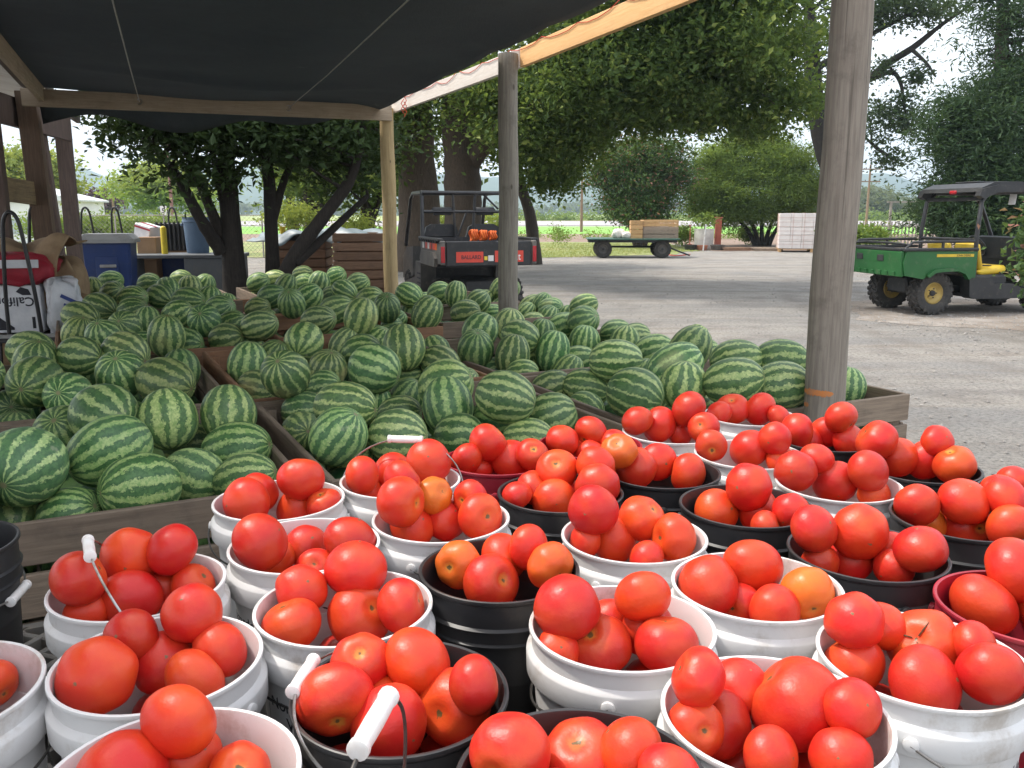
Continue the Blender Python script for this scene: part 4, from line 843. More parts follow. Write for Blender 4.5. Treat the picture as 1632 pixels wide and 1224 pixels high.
# name: (u, v, colour, short description, tomatoes [(u, v, r, tone)])   tone: r red, d deep red, o orange-red, y ripening orange, c cracked
BK = [
 (-102, 1100, 'w', 'white bucket in front of the empty black bucket', [(2, 1088, 32, 'o'), (-40, 1115, 44, 'r'), (-95, 1070, 50, 'r'), (-130, 1110, 48, 'o')]),
 (240, 1056, 'w', 'white bucket of oversized orange-red tomatoes', [(140, 1084, 64, 'o'), (200, 1022, 42, 'd'), (248, 1060, 50, 'd'), (296, 984, 47, 'd'), (341, 1040, 45, 'r'), (302, 1084, 48, 'o')]),
 (222, 934, 'w', 'white bucket with the slanting raised handle', [(126, 928, 44, 'd'), (211, 894, 46, 'o'), (274, 880, 41, 'd'), (208, 955, 48, 'd'), (267, 937, 28, 'r'), (308, 938, 36, 'o'), (139, 972, 24, 'o')]),
 (270, 1222, 'w', 'white bucket beside the handle grip of the black bucket', [(284, 1140, 58, 'o'), (298, 1188, 54, 'o'), (192, 1222, 72, 'r'), (378, 1210, 38, 'o'), (240, 1275, 52, 'r'), (330, 1270, 50, 'r')]),
 (550, 966, 'w', 'white bucket printed Non Hazardous Waste', [(477, 948, 40, 'r'), (467, 994, 47, 'o'), (570, 917, 49, 'r'), (574, 978, 59, 'r'), (646, 968, 42, 'r')]),
 (488, 868, 'w', 'white printed bucket between two other white buckets', [(416, 866, 44, 'd'), (491, 873, 34, 'd'), (564, 862, 41, 'd'), (437, 890, 33, 'o'), (506, 903, 26, 'r')]),
 (447, 794, 'w', 'white bucket beside the front corner of the melon bins', [(397, 798, 40, 'r'), (411, 784, 32, 'r'), (482, 766, 39, 'r'), (478, 806, 39, 'o'), (523, 800, 24, 'r')]),
 (642, 764, 'w', 'white bucket with the upright wire handle', [(580, 758, 30, 'r'), (588, 781, 22, 'o'), (632, 752, 30, 'r'), (687, 738, 36, 'r'), (693, 773, 24, 'r')]),
 (708, 829, 'w', 'white bucket in front of the upright wire handle', [(643, 802, 40, 'o'), (645, 770, 32, 'r'), (698, 795, 26, 'y'), (663, 843, 36, 'o'), (711, 828, 34, 'r'), (756, 800, 29, 'r'), (770, 826, 36, 'o')]),
 (800, 730, 'r', 'red bucket beside the upright wire handle', [(786, 707, 30, 'r'), (818, 728, 33, 'r'), (853, 724, 26, 'r'), (764, 740, 22, 'r'), (751, 728, 21, 'r')]),
 (941, 707, 'r', 'red bucket next to the front white buckets of the end bin', [(944, 691, 27, 'r'), (898, 702, 26, 'o'), (917, 718, 22, 'r'), (977, 706, 24, 'r'), (942, 722, 20, 'r')]),
 (893, 783, 'k', 'black bucket in front of the two red buckets', [(855, 776, 28, 'r'), (885, 753, 33, 'o'), (882, 795, 34, 'o'), (821, 790, 24, 'r'), (906, 786, 24, 'r'), (952, 771, 34, 'r'), (949, 745, 32, 'o')]),
 (800, 904, 'k', 'black bucket holding the ripening orange tomatoes', [(735, 900, 37, 'y'), (812, 884, 38, 'o'), (842, 868, 27, 'r'), (784, 925, 45, 'r'), (880, 900, 37, 'y')]),
 (1015, 854, 'w', 'white bucket between the three black buckets', [(949, 817, 40, 'd'), (988, 855, 39, 'o'), (1022, 832, 37, 'o'), (1079, 859, 37, 'o'), (936, 861, 28, 'r'), (1035, 886, 22, 'r')]),
 (1060, 752, 'k', 'black bucket between a red and a white bucket', [(992, 722, 29, 'y'), (1022, 747, 36, 'r'), (1050, 738, 30, 'r'), (1102, 756, 31, 'o')]),
 (1070, 690, 'w', 'white bucket in front of the melons of the end bin', [(1014, 674, 25, 'r'), (1052, 680, 34, 'r'), (1098, 655, 32, 'd'), (1121, 684, 25, 'r'), (1081, 690, 22, 'r')]),
 (1195, 661, 'w', 'white bucket beside the orange-marked post', [(1138, 659, 21, 'r'), (1168, 652, 27, 'r'), (1211, 652, 27, 'r'), (1240, 664, 19, 'r')]),
 (1192, 722, 'w', 'white bucket behind the black bucket of heaped tomatoes', [(1131, 710, 25, 'r'), (1193, 715, 35, 'r'), (1233, 702, 26, 'r'), (1242, 727, 20, 'o')]),
 (1182, 801, 'k', 'black bucket with one tomato heaped on the others', [(1135, 813, 36, 'o'), (1201, 805, 35, 'r'), (1188, 778, 36, 'r'), (1255, 814, 30, 'r'), (1214, 836, 25, 'r')]),
 (1318, 698, 'k', 'black bucket at the foot of the orange-marked post', [(1271, 688, 28, 'r'), (1294, 698, 26, 'r'), (1316, 692, 26, 'r'), (1346, 697, 27, 'r'), (1340, 669, 26, 'r')]),
 (1335, 766, 'w', 'white bucket surrounded by black buckets', [(1265, 748, 32, 'd'), (1328, 763, 38, 'd'), (1383, 751, 32, 'd'), (1303, 730, 26, 'r'), (1392, 780, 25, 'o')]),
 (1468, 745, 'k', 'black bucket standing next to the open gravel yard', [(1400, 705, 33, 'r'), (1437, 731, 34, 'o'), (1478, 727, 33, 'r'), (1494, 712, 25, 'r'), (1523, 742, 32, 'o')]),
 (1532, 822, 'k', 'black bucket directly behind the red bucket', [(1459, 805, 33, 'r'), (1469, 831, 32, 'y'), (1534, 804, 37, 'r'), (1538, 833, 41, 'd'), (1606, 836, 36, 'o'), (1600, 795, 34, 'r')]),
 (1660, 786, 'k', 'black bucket last along the yard side', [(1577, 779, 27, 'r'), (1612, 768, 26, 'r'), (1645, 775, 30, 'r'), (1690, 785, 34, 'r'), (1640, 800, 26, 'o')]),
 (1387, 883, 'k', 'black bucket in front of the surrounded white bucket', [(1302, 848, 38, 'd'), (1374, 857, 49, 'o'), (1360, 894, 37, 'r'), (1474, 881, 41, 'd'), (1424, 880, 29, 'r'), (1430, 909, 28, 'r'), (1311, 896, 22, 'r')]),
 (1205, 926, 'w', 'white scuffed bucket with a yellow-starred tomato', [(1130, 933, 49, 'r'), (1198, 900, 50, 'r'), (1287, 942, 42, 'y'), (1236, 967, 41, 'r'), (1175, 950, 26, 'd')]),
 (973, 985, 'w', 'white bucket with a dangling dark wire', [(890, 966, 51, 'd'), (1008, 948, 43, 'o'), (932, 1015, 52, 'd'), (862, 1023, 31, 'o'), (1016, 985, 44, 'd'), (1042, 1016, 48, 'd'), (956, 976, 26, 'r')]),
 (655, 1104, 'k', 'black bucket with white grip hanging at its side', [(546, 1118, 60, 'r'), (592, 1056, 42, 'r'), (681, 1058, 56, 'o'), (740, 1126, 59, 'o'), (780, 1092, 43, 'd'), (632, 1155, 62, 'r'), (622, 1112, 36, 'o')]),
 (1217, 1136, 'w', 'white bucket holding the biggest red tomato', [(1095, 1083, 47, 'r'), (1126, 1150, 55, 'd'), (1247, 1120, 76, 'd'), (1062, 1147, 31, 'o'), (1165, 1090, 34, 'r'), (1338, 1130, 45, 'r'), (1210, 1207, 46, 'r'), (1322, 1212, 48, 'r')]),
 (1465, 1046, 'w', 'white bucket holding the star-cracked orange tomato', [(1358, 992, 44, 'r'), (1356, 1057, 47, 'o'), (1464, 1025, 64, 'c'), (1470, 1090, 60, 'r'), (1576, 1074, 51, 'd'), (1413, 998, 32, 'o'), (1545, 1030, 36, 'r')]),
 (1628, 960, 'r', 'red bucket in front of the black buckets', [(1556, 955, 50, 'r'), (1600, 910, 50, 'r'), (1645, 965, 42, 'r'), (1690, 950, 50, 'o')]),
 (905, 1226, 'k', 'black bucket beside the bucket holding the biggest red tomato', [(792, 1187, 63, 'r'), (918, 1197, 70, 'r'), (972, 1178, 42, 'o'), (1050, 1220, 50, 'r'), (860, 1270, 55, 'r'), (960, 1275, 55, 'r')]),
 (-105, 868, 'k', None, []),
 (570, 1425, 'w', 'white bucket with a tall raised grip', [(500, 1400, 60, 'r'), (620, 1380, 60, 'o'), (560, 1470, 62, 'r')]),
]
pos = []
for (u, v, c, d, tt) in BK: p = atz(u, v, ZR); pos.append([p.x, p.y])
Q = np.array(pos); Q0 = Q.copy()
for it in range(300):
    D = Q[:, None] - Q[None]; L = np.sqrt((D ** 2).sum(-1)) + 1e-9; O = np.clip(.289 - L, 0, None); np.fill_diagonal(O, 0); Q += (D / L[..., None] * O[..., None]).sum(1) * .3; Q += (Q0 - Q) * .004
SH = [Q[i] - Q0[i] for i in range(len(Q))]
BT = []
for i, (u, v, c, d, tt) in enumerate(BK):
    nm = {'w': 'white', 'k': 'black', 'r': 'red'}[c]
    lb = ('plastic ' + d) if d else 'empty black plastic bucket with hanging wire handle beside the lattice deck'
    lb = lb if not d else d.replace('bucket', 'plastic bucket of tomatoes', 1) if 'tomato' not in d else d.replace('bucket', 'plastic bucket', 1)
    t = thing('bucket', lb, 'bucket', (Q[i][0], Q[i][1], ZD), 0, 'plastic buckets on the stand'); BT.append(t); t.scale = (BS, BS, BS); t['tone'] = c
    o = put('body', BM[c], t); o.rotation_euler = (0, 0, rnd.uniform(0, 6))
def face(i): return math.degrees(math.atan2(-Q[i][1], -Q[i][0]))      # angle towards the camera
bail(BT[7], -6, 24); bail(BT[2], -62, -28); bail(BT[27], 84, 62); bail(BT[33], 80, -8, True, True, 1.6); bail(BT[26], -104, -112, True, False); bail(BT[29], -118, 118, False, False)
bail(BT[4], 165, 112, True, False); bail(BT[32], 100, -112); bail(BT[13], -125, 115, True, False); bail(BT[6], 190, 115, True, False); bail(BT[28], 172, 112, False, False)
for i_ in range(len(BT)):
    if i_ not in (7, 2, 27, 33, 26, 29, 4, 32, 13, 6, 28): bail(BT[i_], rnd.uniform(0, 360), 114, True, False)
for t_ in BT: del t_['tone']
waste_label(BT[4], face(4) - 66); waste_label(BT[5], face(5) - 118); waste_label(BT[29], face(29) + 36)
# ------------------------------------------------------------------ tomatoes
def tomato_mat():
    m, nt, b = nodes('tomato_skin'); tc = nd(nt, 'ShaderNodeTexCoord'); sp = nd(nt, 'ShaderNodeSeparateXYZ'); nt.links.new(tc.outputs['Object'], sp.inputs[0]); oi = nd(nt, 'ShaderNodeObjectInfo')
    off = nd(nt, 'ShaderNodeVectorMath', operation='ADD'); nt.links.new(tc.outputs['Object'], off.inputs[0]); nt.links.new(mth(nt, 'MULTIPLY', oi.outputs['Random'], 91.0), off.inputs[1]); v = off.outputs[0]
    base = oi.outputs['Color']; hs = nd(nt, 'ShaderNodeHueSaturation'); hs.inputs['Hue'].default_value = .512; hs.inputs['Value'].default_value = 1.1; nt.links.new(base, hs.inputs['Color'])
    big = ramp(nt, noise(nt, v, .9, 3, .5), .35, .7); c = mixc(nt, mth(nt, 'MULTIPLY', big, .7), base, hs.outputs[0])
    sh = ramp(nt, mth(nt, 'ADD', sp.outputs['Z'], mth(nt, 'MULTIPLY', noise(nt, v, 2.4, 4), .6)), .75, 1.3); c = mixc(nt, mth(nt, 'MULTIPLY', sh, .42), c, (.66, .13, .02))
    rr = mth(nt, 'SQRT', mth(nt, 'ADD', mth(nt, 'POWER', sp.outputs['X'], 2), mth(nt, 'POWER', sp.outputs['Y'], 2))); top = ramp(nt, sp.outputs['Z'], .2, .4); bot = ramp(nt, sp.outputs['Z'], -.3, -.5)
    jag = mth(nt, 'ADD', rr, mth(nt, 'MULTIPLY', mth(nt, 'SUBTRACT', noise(nt, v, 6, 3), .5), .28))
    halo = mth(nt, 'MULTIPLY', ramp(nt, jag, .28, .10), top); c = mixc(nt, mth(nt, 'MULTIPLY', halo, mth(nt, 'FRACT', mth(nt, 'MULTIPLY', oi.outputs['Random'], 5.3))), c, (.62, .25, .04))
    scar = mth(nt, 'MULTIPLY', ramp(nt, mth(nt, 'ADD', jag, mth(nt, 'MULTIPLY', mth(nt, 'FRACT', mth(nt, 'MULTIPLY', oi.outputs['Random'], 13.7)), .06)), .125, .085), top); c = mixc(nt, scar, c, (.13, .085, .03))
    bs = mth(nt, 'MULTIPLY', ramp(nt, jag, .055, .03), bot); c = mixc(nt, bs, c, (.20, .11, .05))
    sk = noise(nt, v, 4.5, 8, .8); c = mixc(nt, mth(nt, 'MULTIPLY', ramp(nt, sk, .70, .74), .45), c, (.50, .27, .12))
    fine = noise(nt, v, 45, 3); c = mixc(nt, mth(nt, 'MULTIPLY', ramp(nt, fine, .45, .7), .10), c, (.62, .10, .05))
    nt.links.new(c, b.inputs['Base Color']); b.inputs['Specular IOR Level'].default_value = .42
    rg = nd(nt, 'ShaderNodeMapRange'); nt.links.new(noise(nt, v, 3, 4), rg.inputs[0]); rg.inputs[3].default_value = .28; rg.inputs[4].default_value = .52; nt.links.new(rg.outputs[0], b.inputs['Roughness'])
    
    bump(nt, b, noise(nt, v, 5, 3), .05, .05); return m
m_tom = tomato_mat()
def tomato_mesh(i):
    r = random.Random(200 + i); nu, nv = 40, 26; V = []; ob = r.uniform(.82, .92); rib = (.004, .012, .026, .040, .016, .032, .008, .020)[i % 8]; nr = r.choice((5, 6, 7)); ks = [r.uniform(0, 6.28) for _ in range(5)]; lob = r.uniform(.008, .028)
    for j in range(nv + 1):
        th = math.pi * j / nv; s, c = abs(math.sin(th)), math.cos(th)
        for k in range(nu):
            w = 2 * math.pi * k / nu; g = 1 + lob * math.sin(2 * w + ks[0]) * s + rib * math.cos(nr * w + ks[1]) * s ** .6 * (.65 + .35 * c) + .018 * math.sin(3 * w + ks[2] + 2 * c) * s
            sq = (abs(s) ** .93); z = c * ob - .16 * math.exp(-(s / .30) ** 2) * (1 if c > 0 else .25) + .03 * math.sin(w + ks[3]) * s * s
            V.append((sq * math.cos(w) * g, sq * math.sin(w) * g, z))
    Fq = [(j * nu + k, j * nu + (k + 1) % nu, (j + 1) * nu + (k + 1) % nu, (j + 1) * nu + k) for j in range(nv) for k in range(nu)]
    return pmesh('tomato', V, Fq, m_tom, True)
TM = [tomato_mesh(i) for i in range(8)]
def star_tomato():
    """ripening tomato with radial cracks and a stalk stub"""
    return TM[5]
TONE = {'r': (.60, .018, .013), 'd': (.50, .012, .011), 'o': (.64, .034, .012), 'y': (.68, .105, .016), 'c': (.62, .058, .014)}
TP = []; rt = random.Random(77)
for bi, (u, v, c, d, tt) in enumerate(BK):
    B = Q[bi]; own = []
    for (tu, tv, r_, tone) in tt:
        rm = .040 * F / math.hypot(B[0], B[1], .62) * (1.0 if rt.random() < .7 else .88)      # smaller glimpses are tops of sunken fruit
        if r_ < rm: tv += (rm - r_) * .85; r_ = rm
        dv = ray(tu, tv); best = None
        for k in range(60):
            z = ZR - .09 + k * .003; t = (z - CH) / dv.z; p = CAM + dv * t; rad = r_ * t / F; dist = math.hypot(p.x + SH[bi][0] - B[0], p.y + SH[bi][1] - B[1])
            e = abs(z - (ZR - .042)) + 3.0 * max(0, dist - (.131 - rad * .86))
            if best is None or e < best[0]: best = (e, p, rad)
        p = best[1]; own.append([p.x + SH[bi][0], p.y + SH[bi][1], p.z, min(max(best[2] * 1.03, .036), .064 if r_ > 70 else .055), tone, len(TP)])
    n = len(own)
    # lower layer that carries the visible ones
    low = []
    for k in range(7 if tt else 0):
        w = k * math.pi / 3 + bi; q = .084 if k else 0; low.append([B[0] + q * math.cos(w), B[1] + q * math.sin(w), ZR - .135, .042, 'r', -1])
    for k in range(7 if tt else 0):
        w = k * math.pi / 3 + bi + .5; q = .078 if k else 0; low.append([B[0] + q * math.cos(w), B[1] + q * math.sin(w), ZR - .215, .041, 'r', -1])
    al = own + low
    if not al: continue
    X = np.array([a[:3] for a in al]); RX = np.array([a[3] for a in al]); X0 = X.copy(); inv = np.array([1.0] * n + [2.2] * len(low))
    KO = np.full((len(X), len(X)), .90); KO[:n, :n] = .81; DX = X0 - np.array(list(CAM)); DX /= np.linalg.norm(DX, axis=1)[:, None]; CC = np.array(list(CAM))
    for it in range(200):
        D = X[:, None] - X[None]; L = np.sqrt((D ** 2).sum(-1)) + 1e-9; O = np.clip((RX[:, None] + RX[None]) * KO - L, 0, None); np.fill_diagonal(O, 0); O[:n, n:] = 0
        X += (D / L[..., None] * O[..., None]).sum(1) * .22 * inv[:, None]; X[:n] += (X0[:n] - X[:n]) * .05; TT = ((X[:n] - CC) * DX[:n]).sum(1)[:, None]; X[:n] += (CC + DX[:n] * TT - X[:n]) * .18
        for k in range(len(X)):
            dx, dy = X[k][0] - B[0], X[k][1] - B[1]; L2 = math.hypot(dx, dy); lim = (.1355 if X[k][2] < ZR + .01 else .146) - RX[k] * .97
            if L2 > lim and X[k][2] < ZR + .03: X[k][0] -= dx / L2 * (L2 - lim); X[k][1] -= dy / L2 * (L2 - lim)
            X[k][2] = max(X[k][2], ZR - .30)
    TP.append((bi, X, RX, al, n))
TL = {'r': 'red tomato', 'd': 'deep red tomato', 'o': 'orange-red tomato', 'y': 'ripening yellow-orange tomato', 'c': 'large orange star-cracked tomato'}
FV = []; FF = []; fn = 0; ctr = Vector((0, 0, 1))
sb = np.array([(math.sin(math.pi * j / 8) * math.cos(2 * math.pi * k / 14), math.sin(math.pi * j / 8) * math.sin(2 * math.pi * k / 14), .9 * math.cos(math.pi * j / 8)) for j in range(9) for k in range(14)])
sf = np.array([(j * 14 + k, j * 14 + (k + 1) % 14, (j + 1) * 14 + (k + 1) % 14, (j + 1) * 14 + k) for j in range(8) for k in range(14)])
for (bi, X, RX, al, n) in TP:
    d = BK[bi][3]
    for k in range(n):
        tone = al[k][4]; o = bpy.data.objects.new('tomato', TM[rt.choice((3, 5)) if tone in 'yc' else rt.randrange(8)]); col.objects.link(o); s = RX[k]
        o.location = X[k]; o.scale = (s, s, s)
        if tone in 'yc' or rt.random() < .17:      # stem end turned to the viewer
            ax = (CAM - Vector(X[k])).normalized() + V3((rt.uniform(-.95, .95), rt.uniform(-.1, .5), rt.uniform(-.9, .7)))
        else: ax = V3((rt.uniform(-1, 1), rt.uniform(-.2, 1), rt.uniform(-1, .8)))
        o.rotation_mode = 'QUATERNION'; o.rotation_quaternion = ax.to_track_quat('Z', 'Y') @ Euler((0, 0, rt.uniform(0, 6))).to_quaternion()
        cc = TONE[tone]; j = rt.uniform(.9, 1.08); o.color = (cc[0] * j, cc[1] * rt.uniform(.8, 1.35), cc[2] * j, 1)
        big = tone == 'd' and al[k][3] > .058
        lb = TL[tone]
        if bi == 28 and k == 2: lb = 'biggest smooth red tomato'
        dd = d.replace('the bucket holding the biggest red tomato', 'the biggest tomato\'s bucket') 
        sz = 'large ' if RX[k] > .05 else 'small ' if RX[k] < .036 else ''
        if lb.startswith(('large', 'biggest')): sz = ''
        top_ = ' on top' if X[k][2] >= max(X[:n, 2]) - 1e-6 else ''
        lab = sz + lb + top_ + ' in the ' + dd
        if len(lab.split()) > 16: lab = lb + top_ + ' in the ' + dd; sz = ''
        if len(lab.split()) > 16: lab = lb + ' in the ' + dd; top_ = ''
        tag(o, lab, 'tomato', sz + lb + 'es' + top_ + ' in the ' + dd)
        if tone == 'c':
            for q in range(3):
                mb = MB(); pts = []; w0 = q * 2.1 + .6
                for i in range(7):
                    th = .10 + i * .11; pts.append(V3((math.sin(th) * math.cos(w0 + i * .03), math.sin(th) * math.sin(w0 + i * .03), math.cos(th) * .88 - .16 * math.exp(-(math.sin(th) / .3) ** 2))) * .975)
                mb.tube(pts, [.02, .022, .024, .022, .018, .012, .004], 6); mb.build('crack', M('crack_scar', (.10, .055, .02), .8), o)
    for k in range(n, len(X)): FV.append(sb * RX[k] + X[k]); FF.append(sf + fn); fn += len(sb)
m3 = M('tomato_skin_plain', (.46, .012, .010), .35, (.55, .03, .012), 14)
o = put('tomato_underlayer', pmesh('tomato_underlayer', np.concatenate(FV), np.concatenate(FF), m3, True)); tag(kind(o, 'stuff'), 'lower layers of red tomatoes half hidden inside the buckets', 'tomatoes')
# ------------------------------------------------------------------ utility vehicles
m_green = M('green_paint', (.017, .12, .028), .42, (.013, .095, .022), 3, dirt=(.25, .22, .17), dirt_amt=.22)
m_yelp = M('yellow_paint', (.72, .50, .035), .45, (.60, .40, .03), 5, dirt=(.3, .22, .1), dirt_amt=.35)
m_gold = M('gold_rim', (.55, .40, .12), .45, (.40, .29, .10), 6, metal=.3, dirt=(.2, .16, .1), dirt_amt=.5)
m_dkp = M('dark_plastic', (.017, .018, .02), .5, (.028, .028, .03), 5, bmp=.2, dirt=(.18, .15, .12), dirt_amt=.25)
m_grp = M('dusty_plastic', (.075, .073, .07), .55, (.13, .12, .105), 4, dirt=(.26, .22, .18), dirt_amt=.5)
m_redl = M('red_lens', (.45, .012, .02), .25, (.35, .01, .015), 8)
m_decal = M('decal_red', (.68, .06, .035), .5, (.58, .06, .035), 8, dirt=(.4, .2, .15), dirt_amt=.2)
m_decy = M('decal_yellow', (.75, .55, .05), .5)
m_orb = M('orange_cloth', (.75, .15, .02), .7, (.60, .10, .015), 14, bmp=.3)
def wheel(parent, loc, rad, wid, rimm, rimr=.50, seed=0, lugs=22):
    """axle along local y"""
    w = bpy.data.objects.new('wheel', None); col.objects.link(w); w.parent = parent; w.location = loc; w.empty_display_size = .1
    hw = wid / 2; mb = MB(); rr = rad
    mb.lathe([(rr * rimr, -hw * .75), (rr * .62, -hw * .96), (rr * .80, -hw), (rr * .93, -hw * .92), (rr * .965, -hw * .6), (rr * .97, 0), (rr * .965, hw * .6), (rr * .93, hw * .92), (rr * .80, hw), (rr * .62, hw * .96), (rr * rimr, hw * .75), (rr * rimr, -hw * .75)], 36, axis='y')
    for k in range(lugs):
        for s in (-1, 1):
            a = 2 * math.pi * (k + (.5 if s > 0 else 0)) / lugs; m = Matrix.Rotation(-a, 3, 'Y'); cc = m @ V3((0, s * hw * .48, rr * .985)); mb.box(cc, (rr * .11, hw * .86, rr * .07), m @ Matrix.Rotation(R(28 * s), 3, 'Z'), .004)
            c2 = m @ V3((0, s * hw * .97, rr * .89)); mb.box(c2, (rr * .10, hw * .16, rr * .15), m, .003)
    mb.build('tyre', m_rubber, w, 40)
    mb = MB()
    for s in (-1, 1): mb.lathe([(rr * rimr, s * hw * .75), (rr * rimr * .94, s * hw * .82), (rr * rimr * .86, s * hw * .62), (rr * rimr * .8, s * hw * .55), (rr * rimr * .55, s * hw * .35), (rr * rimr * .5, s * hw * .42), (rr * rimr * .3, s * hw * .42), (0, s * hw * .42)], 30, axis='y')
    mb.build('rim', rimm, w, 40)
    mb = MB()
    for s in (-1, 1):
        mb.lathe([(rr * rimr * .28, s * hw * .41), (rr * rimr * .26, s * hw * .62), (rr * rimr * .1, s * hw * .66), (0, s * hw * .66)], 18, axis='y')
        for k in range(5): a = k * 1.2566; mb.box((math.cos(a) * rr * rimr * .42, s * hw * .45, math.sin(a) * rr * rimr * .42), (.018, .02, .018))
    mb.build('hub', m_dkp, w, 40); return w
def gator():
    # local: x forward, y left, z up; origin under the rear axle
    t = thing('utility_vehicle', 'green utility vehicle with yellow seats, cargo bed and black roof', 'utility vehicle', (6.42, 13.95, 0), R(11)); t.scale = (1, 1, 1.045)
    R_ = .325; hw = .52
    for (x, y) in ((0, -hw), (0, hw), (2.0, -hw), (2.0, hw)): wheel(t, (x, y, R_), R_, .26, m_gold)
    # cargo bed
    side = [(-.66, .78), (-.62, .60), (-.30, .545), (-.22, .60), (-.10, .66), (.30, .68), (.42, .62), (.46, .55), (.60, .56), (.60, .94), (-.62, .955)]
    for s in (-1, 1): MB().prism(side, s * .74, s * .70).build('bed_side', m_green, t)
    arch = [(-.26, .60), (-.14, .685), (.0, .70), (.30, .705), (.43, .65), (.50, .55), (.46, .53), (.40, .61), (.28, .655), (0, .65), (-.12, .635), (-.22, .57)]
    for s in (-1, 1): MB().prism(arch, s * .70, s * .785).build('fender_flare', m_green, t, 30)
    g = MB(); g.box((-.655, 0, .765), (.05, 1.44, .37), (0, R(-5), 0), .012); 
    for k in range(7): g.box((-.675, -.54 + k * .18, .62), (.02, .07, .07), (0, R(-12), 0), .006)
    g.build('tailgate', m_green, t)
    MB().box((-.688, -.20, .84), (.02, .16, .09), ch=.006).box((-.688, .35, .84), (.02, .16, .09), ch=.006).build('latch', m_dkp, t)
    MB().box((0, 0, .64), (1.2, 1.38, .04)).build('bed_floor', m_dkp, t)
    MB().box((.585, 0, .79), (.03, 1.40, .30)).build('bed_front', m_dkp, t)
    rim = MB()
    for s in (-1, 1): rim.box((-.03, s * .725, .972), (1.28, .085, .045), ch=.012)
    rim.box((-.655, 0, .972), (.085, 1.40, .045), ch=.012); rim.build('bed_rim', m_dkp, t)
    rail = MB()
    for s in (-1, 1): rail.tube([(-.62, s * .70, .985), (-.50, s * .70, 1.075), (-.3, s * .70, 1.085), (.56, s * .70, 1.085)], .020, 8); rail.tube([(.02, s * .70, .98), (.02, s * .70, 1.085)], .022, 8)
    rail.tube([(-.55, -.70, 1.04), (-.6, -.3, 1.06), (-.6, .3, 1.06), (-.55, .70, 1.04)], .018, 8); rail.build('bed_rail', m_blackm, t, 50)
    for s in (-1, 1):
        MB().box((.22, s * .7415, .885), (.64, .006, .042), ch=.002).build('side_stripe', m_yelp, t)
        V, Fs = text_verts('JOHN DEERE', .042); o = MB().add([(v.x, 0, v.y) for v in V], Fs).build('lettering', m_ink, t, recalc=False); o.location = (.24, s * .7455, .872); o.rotation_euler = (0, 0, 0 if s < 0 else math.pi)
    MB().box((-.66, -.66, .86), (.012, .04, .04)).build('bed_sticker', m_decy, t)
    # chassis
    ch = MB(); ch.box((1.0, 0, .36), (2.3, .7, .10), ch=.02); ch.tube([(0, -.5, .325), (0, .5, .325)], .045, 10); ch.tube([(2, -.5, .325), (2, .5, .325)], .045, 10); ch.box((.05, 0, .42), (.55, .5, .26), ch=.03); ch.build('chassis', m_dkp, t, 40)
    for s in (-1, 1):
        sp_ = MB(); sp_.tube([(-.12, s * .34, .34), (-.10, s * .33, .62)], .035, 10)
        for k in range(6): sp_.lathe([(.05, -.008), (.058, 0), (.05, .008)], 14, (-.115 + k * .003, s * .338, .38 + k * .036))
        sp_.build('suspension_spring', m_grp, t, 40)
    bd = MB()
    for s in (-1, 1):
        bd.prism([(.52, .56), (.55, .28), (.62, .24), (1.72, .24), (1.80, .34), (1.62, .36), (1.45, .40), (1.30, .46), (.98, .46), (.90, .56)], s * .72, s * .50)
        bd.prism([(1.60, .36), (1.68, .55), (1.62, .95), (1.80, 1.10), (2.30, 1.04), (2.50, .88), (2.50, .55), (2.35, .70), (2.05, .74), (1.80, .62), (1.72, .36)], s * .72, s * .52)
    bd.build('side_panel', m_dkp, t, 40)
    MB().prism([(1.58, .95), (1.66, 1.10), (1.95, 1.12), (2.35, 1.02), (2.58, .86), (2.58, .52), (2.2, .60), (1.62, .60)], -.60, .60).build('hood', m_dkp, t, 40)
    MB().box((1.15, 0, .28), (1.15, 1.3, .04)).build('cab_floor', m_dkp, t)
    MB().box((.95, 0, .48), (.62, 1.28, .22), ch=.03).build('seat_base', m_dkp, t)
    for s in (-1, 1):
        c = MB().box((1.02, s * .33, .645), (.50, .56, .12), (0, R(-6), 0), .04); c.build('seat', m_yelp, t, 50)
        MB().box((.77, s * .33, .85), (.10, .54, .42), (0, R(-14), 0), .04).build('backrest', m_yelp, t, 50)
        bl = MB(); bl.tube([(.80, s * .08, .60), (1.02, s * .2, .716), (1.27, s * .50, .62)], .012, 6); bl.tube([(1.16, s * .62, .60), (1.05, s * .5, .714), (.80, s * .3, .72)], .010, 6); bl.build('seat_belt', m_ink, t)
    # roll cage and roof
    cg = MB()
    for s in (-1, 1):
        cg.tube([(.64, s * .66, .50), (.62, s * .66, 1.2), (.66, s * .64, 1.66), (.80, s * .60, 1.80), (1.50, s * .58, 1.80), (1.68, s * .60, 1.60), (1.98, s * .64, 1.08)], .033, 10)
    cg.tube([(.66, -.64, 1.70), (.66, .64, 1.70)], .028, 8); cg.tube([(.63, -.65, 1.10), (.63, .65, 1.10)], .025, 8); cg.tube([(1.50, -.58, 1.80), (1.50, .58, 1.80)], .028, 8); cg.build('roll_cage', m_blackm, t, 50)
    rf = MB(); top = [(.56, 1.80), (.60, 1.86), (.80, 1.935), (1.20, 1.95), (1.65, 1.92), (1.92, 1.86), (1.95, 1.82), (1.60, 1.86), (1.2, 1.87), (.85, 1.86), (.70, 1.80)]
    rf.prism(top, -.70, .70)
    for s in (-1, 1): rf.prism([(.54, 1.74), (.58, 1.84), (.85, 1.90), (1.5, 1.89), (1.90, 1.83), (1.92, 1.80), (1.4, 1.80), (.85, 1.79), (.62, 1.70)], s * .62, s * .74)
    rf.box((1.2, 0, 1.955), (.7, .5, .02), ch=.008); rf.build('roof', m_dkp, t, 35)
